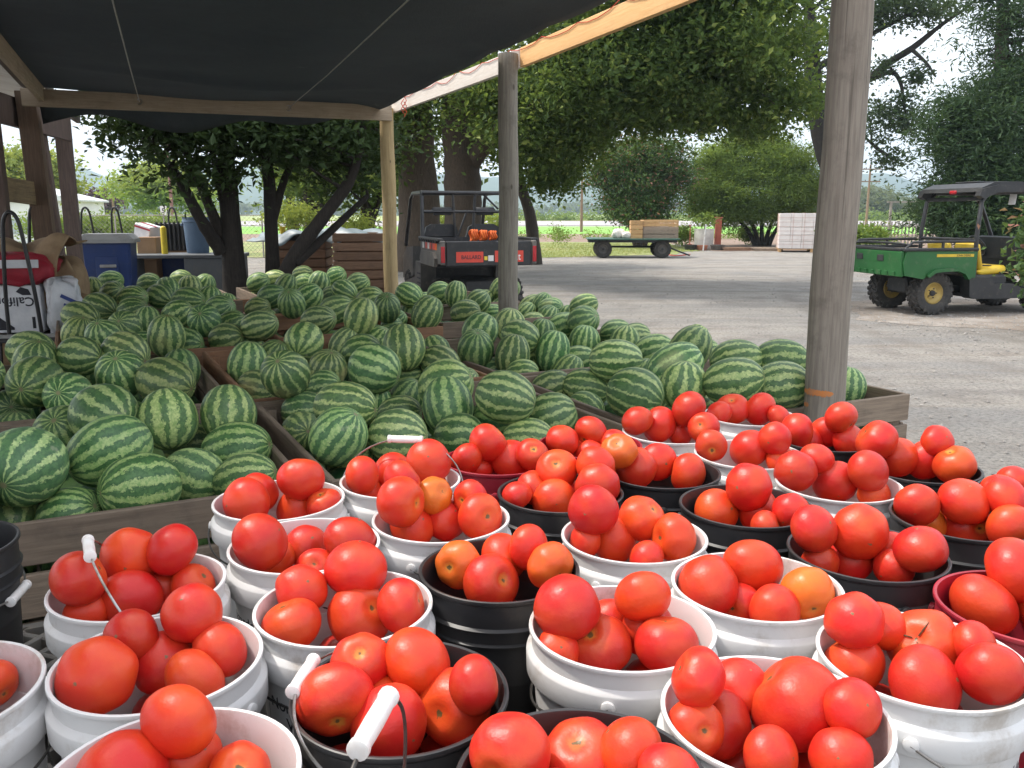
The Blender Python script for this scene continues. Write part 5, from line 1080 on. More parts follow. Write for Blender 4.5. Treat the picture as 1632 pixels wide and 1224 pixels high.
    MB().box((.55, -.12, 1.80), (.05, .14, .055), ch=.015).build('roof_light', m_redl, t)
    MB().box((1.30, -.52, 1.70), (.012, .10, .17), (0, R(12), R(30)), .003).build('tag_card', m_white, t)
    st = MB(); ring = [V3((1.44 - math.sin(w) * .10, .32 + math.cos(w) * .18, .98 + math.sin(w) * .15)) for w in [i * math.pi / 12 for i in range(24)]]; st.tube(ring, .016, 8, closed=True); st.tube([(1.44, .32, .98), (1.66, .32, .88)], .022, 8)
    for w in (0, 2.1, 4.2): st.tube([(1.44, .32, .98), (1.44 - math.sin(w) * .10, .32 + math.cos(w) * .18, .98 + math.sin(w) * .15)], .011, 6)
    st.build('steering_wheel', m_blackm, t, 50)
    MB().prism([(1.55, .80), (1.60, 1.12), (1.72, 1.14), (1.80, .80)], -.58, .58).build('dashboard', m_dkp, t, 40)
    ob = MB().lathe([(.0, 0), (.05, .0), (.06, .05), (.055, .10), (.02, .12), (0, .12)], 14).build('work_light', m_white, None, 40); ob.location = t.matrix_world @ V3((0, 0, 0)); ob.parent = t; ob.location = (.98, -.1, .705)
    MB().box((.25, .1, .70), (.5, .6, .08), ch=.02).build('bed_liner_board', m_white, t)
gator()
def work_utv():
    # local: x forward, y left; rear view from behind
    p = aty(782, 400, 11.6); t = thing('utility_vehicle', 'black and grey utility vehicle with open cargo bed and red tailgate decals', 'utility vehicle', (p.x - .23, 12.3, 0), R(90 + 17)); R_ = .33; t.scale = (1, .95, 1)
    for (x, y) in ((0, -.52), (0, .52), (2.05, -.52), (2.05, .52)): wheel(t, (x, y, R_), R_, .26, m_grp)
    z0, z1 = .88, 1.20; hw = .70
    for s in (-1, 1): MB().prism([(-.68, z0 + .02), (-.66, z1), (.62, z1), (.62, z0 + .05), (.40, z0 - .02), (-.2, z0 - .02)], s * hw, s * (hw - .05)).build('bed_side', m_grp, t)
    for s in (-1, 1): MB().prism([(-.50, z0 - .03), (-.52, z0 + .08), (-.42, z0 + .16), (.40, z0 + .16), (.5, z0 + .05), (.45, z0 - .03)], s * hw, s * (hw + .045)).build('bed_fender', m_grp, t, 30)
    rim = MB()
    for s in (-1, 1):
        rim.box((-.02, s * (hw - .01), z1 + .012), (1.34, .085, .04), ch=.01)
        for k in range(8): rim.box((-.55 + k * .16, s * (hw + .012), z1 - .01), (.05, .05, .05), ch=.006)
    rim.build('bed_rim', m_dkp, t)
    tg = MB(); tg.box((-.70, 0, (z0 + z1) / 2 - .01), (.055, 1.24, z1 - z0 + .01), ch=.012); tg.prism([(-.16, z1 - .05), (-.08, z1 - .005), (.08, z1 - .005), (.16, z1 - .05), (.16, z1 - .09), (-.16, z1 - .09)], -.735, -.72, 'x'); tg.build('tailgate', m_dkp, t)
    for s in (-1, 1):
        MB().box((-.69, s * .665, (z0 + z1) / 2), (.07, .075, z1 - z0), ch=.012).build('bed_corner', m_grp, t)
        MB().box((-.731, s * .668, (z0 + z1) / 2 - .02), (.012, .055, .21), ch=.004).build('tail_light', m_redl, t)
    def decal(y0, y1, za, zb, mat, name='decal'): MB().box((-.7305, (y0 + y1) / 2, (za + zb) / 2), (.004, abs(y1 - y0), zb - za)).build(name, mat, t)
    def txt(s, size, y, z, mat, sx=1.0):
        V, Fs = text_verts(s, size); MB().add([(-.7345, y - v.x * sx, z + v.y) for v in V], Fs).build('lettering', mat, t, recalc=False)
    decal(.48, .09, z0 + .035, z0 + .175, m_decal); txt('BALLARD', .072, .41, z0 + .08, m_ink, .95)
    decal(.085, .02, z0 + .05, z0 + .125, m_ink, 'sticker'); decal(.018, -.06, z0 + .05, z0 + .125, m_white, 'sticker'); MB().box((-.733, .053, z0 + .088), (.003, .045, .05)).build('sticker', m_decy, t)
    decal(-.08, -.50, z0 + .035, z0 + .185, m_decal); txt('bobcat', .135, -.155, z0 + .062, m_white, .82)
    for k, (xx, mt) in enumerate(((.42, m_white), (.20, m_decal), (.05, m_white), (-.08, m_decal), (-.3, m_decal), (-.44, m_orb))): MB().box((xx, hw + .002, z1 - .085), (.12 if k != 4 else .16, .004, .085)).build('side_decal', mt, t)
    MB().box((0, 0, z0 + .02), (1.3, 1.3, .04)).build('bed_floor', m_dkp, t); MB().box((.61, 0, z0 + .17), (.03, 1.3, .33)).build('bed_front', m_dkp, t)
    ch = MB(); ch.box((1.0, 0, .42), (2.5, .7, .14), ch=.02); ch.tube([(0, -.5, R_), (0, .5, R_)], .05, 10); ch.box((0, 0, .5), (.7, .55, .34), ch=.04); ch.box((-.45, 0, .46), (.1, .18, .12)); ch.build('chassis', m_dkp, t, 40)
    bd = MB()
    for s in (-1, 1): bd.prism([(.55, .86), (.60, .34), (1.75, .34), (1.85, .5), (1.5, .55), (1.05, .62), (.95, .86)], s * .72, s * .48)
    bd.build('side_panel', m_grp, t, 40)
    for k in range(4): MB().box((.72, .722, .48 + k * .07), (.22, .01, .022)).build('vent_slot', m_ink, t)
    MB().prism([(1.7, .6), (1.65, 1.05), (2.2, 1.02), (2.6, .85), (2.6, .5), (1.9, .5)], -.62, .62).build('hood', m_grp, t, 40)
    MB().box((.98, 0, .62), (.6, 1.25, .34), ch=.03).build('seat_base', m_dkp, t)
    for s in (-1, 1):
        MB().box((1.05, s * .34, .83), (.5, .52, .10), ch=.04).build('seat', m_dkp, t, 50)
        bk = MB().prism([(-.28, .86), (-.29, 1.20), (-.24, 1.36), (-.16, 1.40), (.16, 1.40), (.24, 1.36), (.29, 1.20), (.28, .86)], .74, .82, 'x'); bk.v = [(x, y + s * .34, z) for (x, y, z) in bk.v]
        for k in range(4): bk.box((.735, s * .34, 1.02 + k * .07), (.02, .46, .018), ch=.004)
        bk.build('backrest', m_dkp, t, 40)
        hr = MB().box((.68, s * .34, 1.60), (.07, .34, .09), ch=.03); hr.box((.68, s * .34, 1.545), (.05, .28, .03), ch=.01); hr.build('headrest', m_dkp, t, 50)
    cg = MB()
    for s in (-1, 1):
        cg.tube([(.66, s * .66, .60), (.66, s * .66, 1.76), (.69, s * .65, 1.83), (.78, s * .64, 1.86), (1.55, s * .62, 1.86), (1.70, s * .63, 1.78), (2.05, s * .66, 1.05)], .030, 10)
        cg.tube([(.66, s * .18, 1.84), (.67, s * .14, 1.2)], .022, 8)
    cg.tube([(.66, -.66, 1.85), (.66, .66, 1.85)], .030, 8); cg.tube([(.66, -.66, 1.58), (.66, .66, 1.58)], .022, 8); cg.tube([(1.55, -.62, 1.86), (1.55, .62, 1.86)], .030, 8); cg.tube([(.66, -.30, 1.84), (.66, -.55, 1.62)], .016, 6); cg.tube([(.66, -.05, 1.60), (.66, .12, 1.18)], .016, 6); cg.build('roll_cage', m_blackm, t, 50)
    ho = MB()
    for k in range(9):
        c = V3((-.25 + (k % 3) * .05, .12 - k * .045, z1 + .055)); rad = .075 - .003 * k; ho.tube([c + V3((math.cos(w) * rad * 1.2, .0 + .012 * math.sin(3 * w), math.sin(w) * rad)) for w in [i * .45 for i in range(14)]], .016, 7, closed=True)
    # coiled hose rests in the bed
    c = ho.build('hose_coil', m_orb, None, 60); c.matrix_world = Matrix.Translation(t.location) @ Matrix.Rotation(R(107), 4, 'Z') @ Matrix.Translation((0, 0, .0)); tag(c, 'bright orange coiled hose lying in the bed of the black utility vehicle', 'hose')
    pl = MB().tube([(-.55, -.35, z1 + .02), (.45, -.62, z1 + .10)], .018, 8).build('pole', m_beam, None, 50); pl.matrix_world = Matrix.Translation(t.location) @ Matrix.Rotation(R(107), 4, 'Z'); tag(pl, 'wooden tool pole lying across the bed of the black utility vehicle', 'pole')
work_utv()
# ------------------------------------------------------------------ flat wagon
m_wgreen = M('wagon_green', (.03, .10, .075), .6, (.05, .12, .09), 5, dirt=(.2, .16, .11), dirt_amt=.4)
def wagon():
    c = atz(1008, 411, 0); t = thing('flat_wagon', 'flat green farm wagon with four rubber wheels at the lawn edge', 'wagon', (c.x + .02, 31.6, 0), R(-3)); L = 3.25
    for s in (-1, 1):
        for x in (-1.05, 1.05): wheel(t, (x, s * .55, .31), .31, .18, m_grp, .55, lugs=18)
    for k in range(6): MB().box((0, -.75 + k * .30, .665), (L, .285, .05), ch=.006).build('deck_board', m_wgreen, t)
    fr = MB()
    for s in (-1, 1): fr.box((0, s * .45, .59), (L - .1, .07, .10))
    for x in (-1.05, 1.05): fr.box((x, 0, .45), (.10, 1.0, .16)); fr.tube([(x, -.55, .31), (x, .55, .31)], .04, 8); fr.tube([(x - .2, -.5, .54), (x, -.5, .33), (x + .2, -.5, .54)], .02, 6)
    fr.tube([(-1.05, 0, .38), (1.05, 0, .38)], .035, 8); fr.tube([(1.3, 0, .38), (1.7, -.05, .22), (2.1, -.1, .07)], .03, 8); fr.build('running_gear', m_blackm, t, 40); return t
wg = wagon()
def slat_crate(name, label, loc, rz, L, W, H, n, mat, mat2=None):
    t = thing(name, label, 'crate', loc, rz, 'slatted crates'); h = (H - .02 * (n - 1)) / n
    for k in range(n):
        z = h / 2 + k * (h + .02); mm = mat2 if (mat2 and k == 0) else mat
        for s in (-1, 1):
            put('slat', unit_board(L, .02, round(h, 3), mm), t, (0, s * (W / 2 - .01), z)); put('slat', unit_board(W - .045, .02, round(h, 3), mm), t, (s * (L / 2 - .01), 0, z), (0, 0, R(90)))
    for sx in (-1, 1):
        for sy in (-1, 1): put('corner_post', unit_board(round(H - .02, 3), .05, .05, mat), t, (sx * (L / 2 - .047), sy * (W / 2 - .047), H / 2), (0, R(90), 0))
    MB().box((0, 0, .03), (L - .05, W - .05, .03)).build('floor_panel', mat, t)
    return t
m_crg = wood('crate_wood_grey', (.42, .33, .25), (.28, .21, .16))
wl = wg.location
slat_crate('wood_crate', 'grey-brown lower slatted crate on the flat wagon', (wl.x + .98, wl.y, .69), R(-3), 1.25, 1.15, .30, 2, m_crg)
slat_crate('wood_crate', 'fresh orange upper slatted crate stacked on the flat wagon', (wl.x + .98, wl.y, .992), R(-3), 1.25, 1.15, .34, 3, m_crateo, m_crg)
slat_crate('wood_crate', 'fresh orange narrow crate standing beside the stacked crates on the flat wagon', (wl.x + .12, wl.y - .2, .69), R(-4), .42, .8, .62, 4, m_crateo)
def sack(name, label, loc, s, mat, seed, cat='sack'):
    r = random.Random(seed); nu, nv = 22, 14; V = []; ks = [r.uniform(0, 6.28) for _ in range(8)]
    for j in range(nv + 1):
        th = math.pi * j / nv
        for k in range(nu):
            w = 2 * math.pi * k / nu; g = 1 + .10 * math.sin(3 * w + ks[0] + th * 2) + .07 * math.sin(5 * w + ks[1] - th * 3) + .05 * math.sin(9 * w + ks[2] + th * 5); st = abs(math.sin(th)) ** .6
            V.append((s[0] * st * math.cos(w) * g, s[1] * st * math.sin(w) * g, max(-s[2] * .93, s[2] * math.cos(th) * (1 + .10 * math.sin(4 * w + ks[3]))) + s[2] * .93))
    Fq = [(j * nu + k, j * nu + (k + 1) % nu, (j + 1) * nu + (k + 1) % nu, (j + 1) * nu + k) for j in range(nv) for k in range(nu)]
    o = put(name, pmesh(name, V, Fq, mat, True), None, loc); return tag(o, label, cat)
m_bagw = M('white_sack', (.78, .74, .68), .7, (.62, .57, .5), 8, bmp=.3)
sack('sack', 'tall white sack on the flat wagon deck', (wl.x - .52, wl.y - .3, .69), (.22, .22, .17), m_bagw, 1)
sack('sack', 'small slumped white sack beside the narrow crate on the flat wagon', (wl.x - .26, wl.y - .5, .69), (.16, .18, .12), m_bagw, 2)
# ------------------------------------------------------------------ yard edge
m_carton = M('carton_white', (.84, .79, .76), .6, (.74, .68, .65), 2)
m_net = M('strap_pink', (.62, .42, .36), .6)
def cartons():
    # a shrink-wrapped pallet load: every carton face is a piece, the straps run over it
    p = atz(1240, 402, 0); ang = R(-14); t = thing('carton_stack', 'tall block of white cartons strapped on a wooden pallet', 'cartons', (p.x + .0, 35.8, 0), ang)
    nx, nz, ny = 6, 5, 3; w, h, d = .44, .285, .5
    me = MB().box((0, 0, 0), (w - .008, d - .008, h - .006), ch=.008).mesh('carton', m_carton); r = random.Random(2)
    for i in range(nx):
        for j in range(nz):
            for k in range(ny):
                if 0 < i < nx - 1 and k == 1 and j < nz - 1: continue
                put('carton', me, t, (.24 + i * w + r.uniform(-.006, .006), .25 + k * d + r.uniform(-.006, .006), .15 + h / 2 + j * h))
    W, D, Z = nx * w + .02, ny * d, .15 + nz * h; mb = MB()
    for i in range(2, nx * 2, 2): x = .02 + i * w / 2 + .1; mb.box((x, -.009, (.15 + Z) / 2), (.012, .006, Z - .15)); mb.box((x, D / 2, Z + .006), (.012, D, .006))
    for j in range(1, 8): z = .15 + j * (Z - .15) / 8; mb.box((W / 2, -.0125, z), (W, .005, .010)); mb.box((.0055, D / 2, z), (.005, D, .010))
    for k in range(5): mb.box((.002, .15 + k * .3, (.15 + Z) / 2), (.006, .012, Z - .15))
    mb.build('strap_net', m_net, t)
    for k in range(5): MB().box((W / 2, .1 + k * (D - .2) / 4, .13), (W, .12, .025), ch=.003).build('pallet_board', m_crateo, t)
    for k in range(3): MB().box((.1 + k * (W - .2) / 2, D / 2, .058), (.10, D, .116), ch=.003).build('pallet_runner', m_crateo, t)
cartons()
def pallet(label, loc, rz, mat, tilt=0):
    t = thing('pallet', label, 'pallet', loc, rz); t.rotation_euler = (tilt, 0, rz)
    for k in range(3): MB().box((0, -.5 + k * .5, .055), (1.2, .04, .09), ch=.003).build('runner', mat, t)
    for k in range(7): MB().box((-.55 + k * 1.1 / 6, 0, .111), (.11, 1.06, .02), ch=.003).build('board', mat, t)
    for k in range(3): MB().box((-.5 + k * .5, 0, .006), (.10, 1.06, .012)).build('board', mat, t)
pallet('wooden pallet lying flat beside the white pot', (9.55, 37.6, 0), R(8), m_crate); pallet('wooden pallet lying flat between the white pot and the carton block', (10.9, 37.3, 0), R(-6), m_crg)
c = gp(1121, 38.4)
m_tub = M('tub_white', (.62, .60, .57), .6, (.5, .48, .46), 4, dirt=(.3, .24, .18), dirt_amt=.4)
t = thing('planter', 'large white barrel planter with a leafy sapling', 'planter', c)
MB().lathe([(0, 0), (.36, 0), (.40, .05), (.43, .85), (.45, .87), (.45, .90), (.41, .90), (.40, .80), (0, .78)], 28).build('tub', m_tub, t, 40)
C, T, K = clumps([((0, 0, 1.25), (.5, .5, .35), 10)], 71, 30, .16); leaves('foliage', C, .12, lm_weed, t, 71, .5, .2, 0, T); MB().tube([(0, 0, .78), (.02, 0, 1.2)], .02, 6).build('stem', m_bark, t)
m_terra = M('terracotta', (.38, .15, .09), .8, (.28, .11, .07), 5); m_brick = M('red_paint_wood', (.40, .10, .06), .7, (.3, .08, .05), 4)
o = put('marker_post', MB().box((0, 0, .68), (.26, .2, 1.36), ch=.01).box((0, 0, 1.385), (.32, .26, .05), ch=.01).mesh('marker_post', m_brick)); o.location = gp(1143, 38.8); tag(o, 'square red brick-coloured post beside the white planter', 'post')
o = put('shovel', MB().tube([(0, 0, .2), (0, .05, 1.05)], .02, 8).box((0, 0, .12), (.22, .03, .26), (R(-8), 0, 0), .01).tube([(-.07, .055, 1.06), (.07, .055, 1.06)], .018, 6).mesh('shovel', m_brick)); o.location = gp(1099, 38.3); tag(o, 'rusty long-handled shovel standing by the planter', 'shovel')
for (u, rad, h, lb, mt) in ((1100, .28, .24, 'low dark round tub under the rusty shovel', m_dkp), (1143, .30, .24, 'low grey round tub in front of the red post', m_grp), (1118, .26, .22, 'terracotta pot in front of the white planter', m_terra)):
    o = put('plant_pot', MB().lathe([(0, 0), (rad * .8, 0), (rad, h * .85), (rad * 1.05, h * .86), (rad * 1.05, h), (rad * .95, h), (rad * .92, h * .8), (0, h * .75)], 24).mesh('plant_pot', mt, 40)); o.location = gp(u, 37.55); tag(o, lb, 'pot')
o = put('stake', MB().box((0, 0, .55), (.05, .03, 1.1), (0, R(4), 0), .004).mesh('stake', m_white)); o.location = gp(1122, 37.1) + V3((0, 0, .01)); tag(o, 'thin white stake leaning in front of the white planter', 'stake')
o = put('hose', MB().tube(smooth_path([aty(1090, 404, 33) * 1, gp(1065, 33.2) + V3((0, 0, .02)), gp(1078, 32.4) + V3((0, 0, .02)), gp(1100, 33.4) + V3((0, 0, .02))][1:], [.02] * 3)[0], .02, 6).mesh('hose', m_cord)); tag(o, 'thin red hose lying on the ground by the wagon tongue', 'hose')
# picket fence, wire fence, poles
def fence(name, label, a, b, n, h, w, mat, rails):
    t = thing(name, label, 'fence', a); d = b - a; me = MB().box((0, 0, h / 2), (w, .02, h)).mesh('picket', mat)
    rz = math.atan2(d.y, d.x)
    for i in range(n): put('picket', me, t, d * (i / (n - 1)), (0, 0, rz))
    for z in rails: mb = MB(); board(mb, V3((0, 0, z)) + V3((d.y, -d.x, 0)).normalized() * -.03, d + V3((0, 0, z)) + V3((d.y, -d.x, 0)).normalized() * -.03, .03, .06); mb.build('rail', mat, t)
m_fenc = M('fence_grey', (.36, .33, .28), .8, (.25, .23, .2), 3)
fence('picket_fence', 'grey picket fence between the bush and the far field', gp(1345, 46), gp(1485, 46), 26, 1.15, .07, m_fenc, (.35, .9))
o = thing('gate_frame', 'tall thin wooden gate frame over the picket fence', 'frame', gp(1414, 44))
for x in (0, 2.2): MB().box((x, 0, 1.05), (.10, .10, 2.1)).build('upright', m_fenc, o)
MB().box((1.1, 0, 2.13), (2.6, .12, .07)).build('crossbar', m_fenc, o)
def wire_fence():
    a, b = gp(110, 31), gp(420, 31); t = thing('wire_fence', 'wire mesh fence in front of the hedge behind the totes', 'fence', a); d = b - a
    for i in range(5): p = d * (i / 4); MB().tube([p, p + V3((0, 0, 1.55))], .03, 8).build('fence_post', m_fenc, t, 50)
    mb = MB().tube([V3((0, 0, 1.5)), d + V3((0, 0, 1.5))], .02, 6)
    n = int(d.length / .16)
    for i in range(-9, n): 
        for s in (1, -1):
            x0, z0_, x1, z1_ = i * .16, 0., i * .16 + 1.45, 1.45
            if s < 0: z0_, z1_ = z1_, z0_
            if x0 < 0: f = -x0 / 1.45; x0 = 0; z0_ = z0_ + (z1_ - z0_) * f
            if x1 > d.length: f = (d.length - x0) / (x1 - x0); x1 = d.length; z1_ = z0_ + (z1_ - z0_) * f
            mb.tube([d.normalized() * x0 + V3((0, 0, z0_ + .04)), d.normalized() * x1 + V3((0, 0, z1_ + .04))], .004, 3, cap=False)
    mb.build('mesh_panel', m_fenc, t)
wire_fence()
m_pole = wood('pole_wood', (.34, .20, .15), (.24, .13, .10), ax=2)
def pole(label, u, vt, Y, arms, r=.15):
    p = gp(u, Y); h = aty(u, vt, Y).z; t = thing('utility_pole', label, 'utility pole', p, 0, 'wooden utility poles'); MB().tube([(0, 0, -.1), (0, 0, h / 2), (0, 0, h)], [r, r * .85, r * .65], 10).build('shaft', m_pole, t, 50)
    for k in range(arms): 
        MB().box((0, -.1, h - .5 - k * 1.3), (2.3, .1, .12)).build('crossarm', m_pole, t)
        for x in (-1.0, -.5, .5, 1.0): MB().lathe([(0, 0), (.05, 0), (.06, .06), (.03, .14), (0, .15)], 8, (x, -.1, h - .44 - k * 1.3)).build('insulator', m_grp, t, 50)
pole('tall utility pole with crossarms beside the hazy rounded tree', 1377, 262, 95, 2); pole('plain utility pole between the leaning tree and the myrtle', 926, 280, 75, 0, .13)
pole('utility pole in front of the light yellow-green tree', 279, 215, 62, 1, .13); pole('short utility pole beside the purple-leaved tree', 187, 288, 90, 0, .14)
t = thing('road_sign', 'small white road sign in front of the light yellow-green tree', 'sign', gp(266, 55)); MB().tube([(0, 0, 0), (0, 0, 2.0)], .03, 6).build('sign_post', m_fenc, t); MB().box((0, -.04, 1.75), (.42, .02, .55), ch=.004).build('sign_panel', m_white, t); V, Fs = text_verts('5', .42); MB().add([(v.x - .12, -.055, v.y + 1.60) for v in V], Fs).build('lettering', m_ink, t, recalc=False)
# white building seen past the shed
t = thing('white_building', 'white greenhouse-like building seen between the shed posts', 'building', gp(40, 42), R(10)); MB().box((0, 0, 1.1), (6.2, 5, 2.2)).build('wall', M('white_wall', (.80, .80, .80), .7, (.72, .72, .73), 1), t)
MB().prism([(-3.3, 2.2), (0, 3.0), (3.3, 2.2), (3.3, 2.12), (-3.3, 2.12)], -2.7, 2.7).build('roof', M('white_roof', (.74, .76, .78), .6), t)
for k in range(4): MB().box((-2.3 + k * 1.5, -2.515, 1.0), (.9, .03, .7)).build('window', M('pale_glass', (.45, .5, .55), .2), t)
# ------------------------------------------------------------------ clutter beyond and beside the bins
m_blue = M('blue_plastic', (.010, .034, .14), .45, (.008, .028, .11), 3, dirt=(.1, .1, .12), dirt_amt=.3)
m_lid = M('grey_lid', (.30, .30, .29), .55, (.24, .24, .235), 3, dirt=(.16, .14, .12), dirt_amt=.4)
m_can = M('blue_grey_plastic', (.13, .20, .30), .5, (.10, .16, .25), 3)
m_card = M('cardboard', (.34, .22, .13), .85, (.28, .18, .11), 3)
m_burl = M('burlap', (.40, .28, .165), .95, (.30, .20, .115), 7, bmp=.5)
m_grey = M('grey_counter', (.13, .145, .16), .6, (.10, .11, .12), 2, dirt=(.2, .18, .15), dirt_amt=.3)
m_bred = M('red_bag', (.40, .02, .04), .6, (.30, .015, .03), 6)
m_wbag = M('white_bag', (.74, .75, .77), .35, (.62, .63, .66), 8, bmp=.3)
def frustum(mb, c, w0, d0, w1, d1, h, ch=.03):
    x, y, z = c; P_ = []
    for (w, d, zz) in ((w0, d0, 0), (w1, d1, h)):
        a, b_ = w / 2, d / 2
        for (sx, sy) in ((-1, -1), (1, -1), (1, 1), (-1, 1)):
            e = [(sx * (a - ch), sy * b_), (sx * a, sy * (b_ - ch))]
            if sx * sy > 0: e = e[::-1] if False else e
            e = e if (sx, sy) in ((1, -1), (-1, 1)) else e[::-1]
            P_ += [(x + p[0], y + p[1], z + zz) for p in e]
    f = [tuple(range(7, -1, -1)), tuple(range(8, 16))] + [(i, (i + 1) % 8, (i + 1) % 8 + 8, i + 8) for i in range(8)]
    return mb.add(P_, f)
def blue_tote():
    p = aty(175, 400, 12.6); t = thing('tote', 'big blue plastic tote with thick grey lid behind the bins', 'tote', (p.x, 12.6, .20), R(14)); w = .66
    frustum(MB(), (0, 0, 0), .56, .5, w, .56, .94).build('body', m_blue, t, 30)
    frustum(MB(), (0, 0, .943), w + .10, .64, w + .09, .63, .05).build('lid', m_lid, t, 30); frustum(MB(), (0, 0, .994), w + .09, .63, w - .06, .5, .075).build('lid_top', m_lid, t, 30)
    MB().box((0, -.285, .45), (.30, .03, .62), (R(-4), 0, 0), .01).build('front_panel', m_blue, t)
    MB().box((0.02, -.315, .62), (.22, .02, .045), ch=.008).build('handle_slot', m_lid, t)
    MB().box((0, 0, -.10), (.6, .5, .195), ch=.01).build('plinth', m_card, t)
blue_tote()
def handcart(label, u, Y, top_v, rz, cargo=False):
    p = gp(u, Y); h = aty(u, top_v, Y).z; t = thing('pull_cart', label, 'cart', p, rz, 'steel carts with looped handles')
    for s in (-1, 1):
        pass
    lp = [(-.13, -.30, .42), (-.115, -.33, h * .55), (-.075, -.36, h * .86), (-.05, -.37, h * .965), (0, -.375, h), (.05, -.37, h * .965), (.075, -.36, h * .86), (.115, -.33, h * .55), (.13, -.30, .42)]
    P_, Q_ = smooth_path(lp, [.017] * 9); MB().tube(P_, .017, 8).build('handle_loop', m_blackm, t, 50)
    MB().box((0, .12, .49), (.62, .90, .045), ch=.008).build('platform', m_blackm, t); fr = MB()
    for sy in (-1, 1): fr.box((0, .12 + sy * .46, .5275), (.64, .03, .03))
    fr.build('platform_lip', m_lid, t)
    for sx in (-1, 1):
        for y in (-.2, .45):
            w = MB().lathe([(0, -.03), (.07, -.035), (.11, -.04), (.125, -.025), (.125, .025), (.11, .04), (.07, .035), (0, .03)], 20, axis='x').build('wheel', m_rubber, t, 40); w.location = (sx * .30, y, .125)
            MB().tube([(sx * .26, y, .125), (sx * .24, y, .47)], .014, 6).build('strut', m_blackm, t)
    return t
ct = handcart('black steel cart loaded with boxes and burlap, its looped handle raised', 46, 7.6, 338, R(12), True)
handcart('black looped-handle cart behind the burlap cart', 62, 9.6, 327, R(30)); handcart('looped-handle cart just left of the blue tote', 146, 14.4, 331, R(20)); handcart('looped-handle cart just right of the blue tote', 210, 14.6, 331, R(-10)); handcart('looped-handle cart touching the corrugated bin', 288, 16.6, 331, R(5))
cl_ = ct.location
def rel(x, y, z): return cl_ + Matrix.Rotation(R(12), 3, 'Z') @ V3((x, y, z))
bx = thing('fruit_box', 'white printed fruit box set upside down on the cart', 'box', rel(-.19, .12, .53), R(12)); MB().box((0, 0, .21), (.58, .55, .41), ch=.005).build('carton', m_wbag, bx)
V, Fs = text_verts('California', .11); MB().add([(.24 - v.x, -.278, .31 - v.y) for v in V], Fs).build('lettering', m_ink, bx, recalc=False)
MB().prism([(-.27, .03), (-.05, .14), (.06, .05), (.06, .03)], -.279, -.277).build('print', m_ink, bx); MB().prism([(.10, .36), (.14, .40), (.2, .38), (.22, .33), (.15, .33)], -.279, -.277).build('print', m_ink, bx); MB().box((.22, -.278, .09), (.025, .003, .1)).build('print', m_ink, bx)
def bag(name, label, loc, rz, s, mat, seed, cat, k=.04):
    r = random.Random(seed); n = 22; V = []; Fq = []; ks = [r.uniform(0, 6.28) for _ in range(9)]
    for j in range(n + 1):
        th = math.pi * j / n
        for i in range(32):
            w = 2 * math.pi * i / 32; cx, cy = math.cos(w), math.sin(w); e = .42
            x = abs(cx) ** e * (1 if cx > 0 else -1); y = abs(cy) ** e * (1 if cy > 0 else -1); st = abs(math.sin(th)) ** .32; z = math.cos(th); z = abs(z) ** .7 * (1 if z > 0 else -1)
            g = 1 + k * (math.sin(3 * w + ks[0] + 3 * th) + .7 * math.sin(7 * w + ks[1] - 4 * th) + .5 * math.sin(11 * w + ks[2] + 6 * th) + .4 * math.sin(5 * th + ks[3]))
            V.append((s[0] * x * st * g, s[1] * y * st * g, s[2] * (z * (1 + k * 1.5 * math.sin(4 * w + ks[4] + 5 * x)) + 1)))
    Fq = [(j * 32 + i, j * 32 + (i + 1) % 32, (j + 1) * 32 + (i + 1) % 32, (j + 1) * 32 + i) for j in range(n) for i in range(32)]
    o = put(name, pmesh(name, V, Fq, mat, True), None, loc, (0, 0, rz)); return tag(o, label, cat)
rb = bag('produce_bag', 'red bag with a white printed stripe lying on the fruit box', rel(-.2, .05, .942), R(14), (.37, .30, .135), m_bred, 5, 'bag', .075)
MB().box((0, -.318, .19), (.66, .012, .07), (R(-14), 0, 0)).build('white_stripe', m_wbag, rb); V, Fs = text_verts('GROWN', .075); MB().add([(v.x - .30, -.330 + v.y * .22, .168 + v.y), ] if False else [(v.x - .30, -.3275 + v.y * .25, .166 + v.y) for v in V], Fs).build('lettering', m_bred, rb, recalc=False)
wb = bag('plastic_bag', 'crumpled white and blue plastic bag hanging beside the fruit box', rel(.27, -.1, .50), R(30), (.14, .16, .24), m_wbag, 9, 'bag', .10)
MB().box((.04, -.165, .32), (.16, .008, .03), (0, R(30), 0)).box((.05, -.167, .25), (.14, .008, .02), (0, R(30), 0)).build('print', m_inkb, wb)
def burlap():
    n, m_ = 40, 46; V = []; r = random.Random(6)
    for j in range(m_ + 1):
        t = j / m_
        for i in range(n + 1):
            s = i / n; x = -.88 + 1.04 * s
            # drape: flat top, then hanging over the front right corner
            f = max(0, s - .42) / .58; hang = max(0, t - .52) / .48
            y = .75 - .85 * min(t, .62) / .62 - .05 * hang; L = .80 * f ** .55
            z = 1.29 - L * hang - .16 * (1 - s) * t - .05 * math.sin(s * 9 + t * 4) * (.35 + t) - .035 * math.sin(s * 17 - t * 9) - .06 * max(0, .5 - t) * s + .06 * math.exp(-((s - .82) / .1) ** 2) * (1 - hang)
            y += .05 * math.sin(s * 15 + t * 3) * hang + .03 * math.sin(s * 27) * hang; x += .05 * math.sin(t * 11 + s * 3) * f
            V.append(tuple(Matrix.Rotation(R(12), 3, 'Z') @ V3((x + .10, y + .12, z))))
    q = n + 1; Fq = [(j * q + i, j * q + i + 1, (j + 1) * q + i + 1, (j + 1) * q + i) for j in range(m_) for i in range(n)]
    o = put('burlap_sheet', pmesh('burlap_sheet', V, Fq, m_burl, True), None, (cl_.x, cl_.y, 0)); md = o.modifiers.new('t', 'SOLIDIFY'); md.thickness = .012; tag(o, 'brown burlap draped over the bags and sacks behind the cart', 'burlap')
burlap()
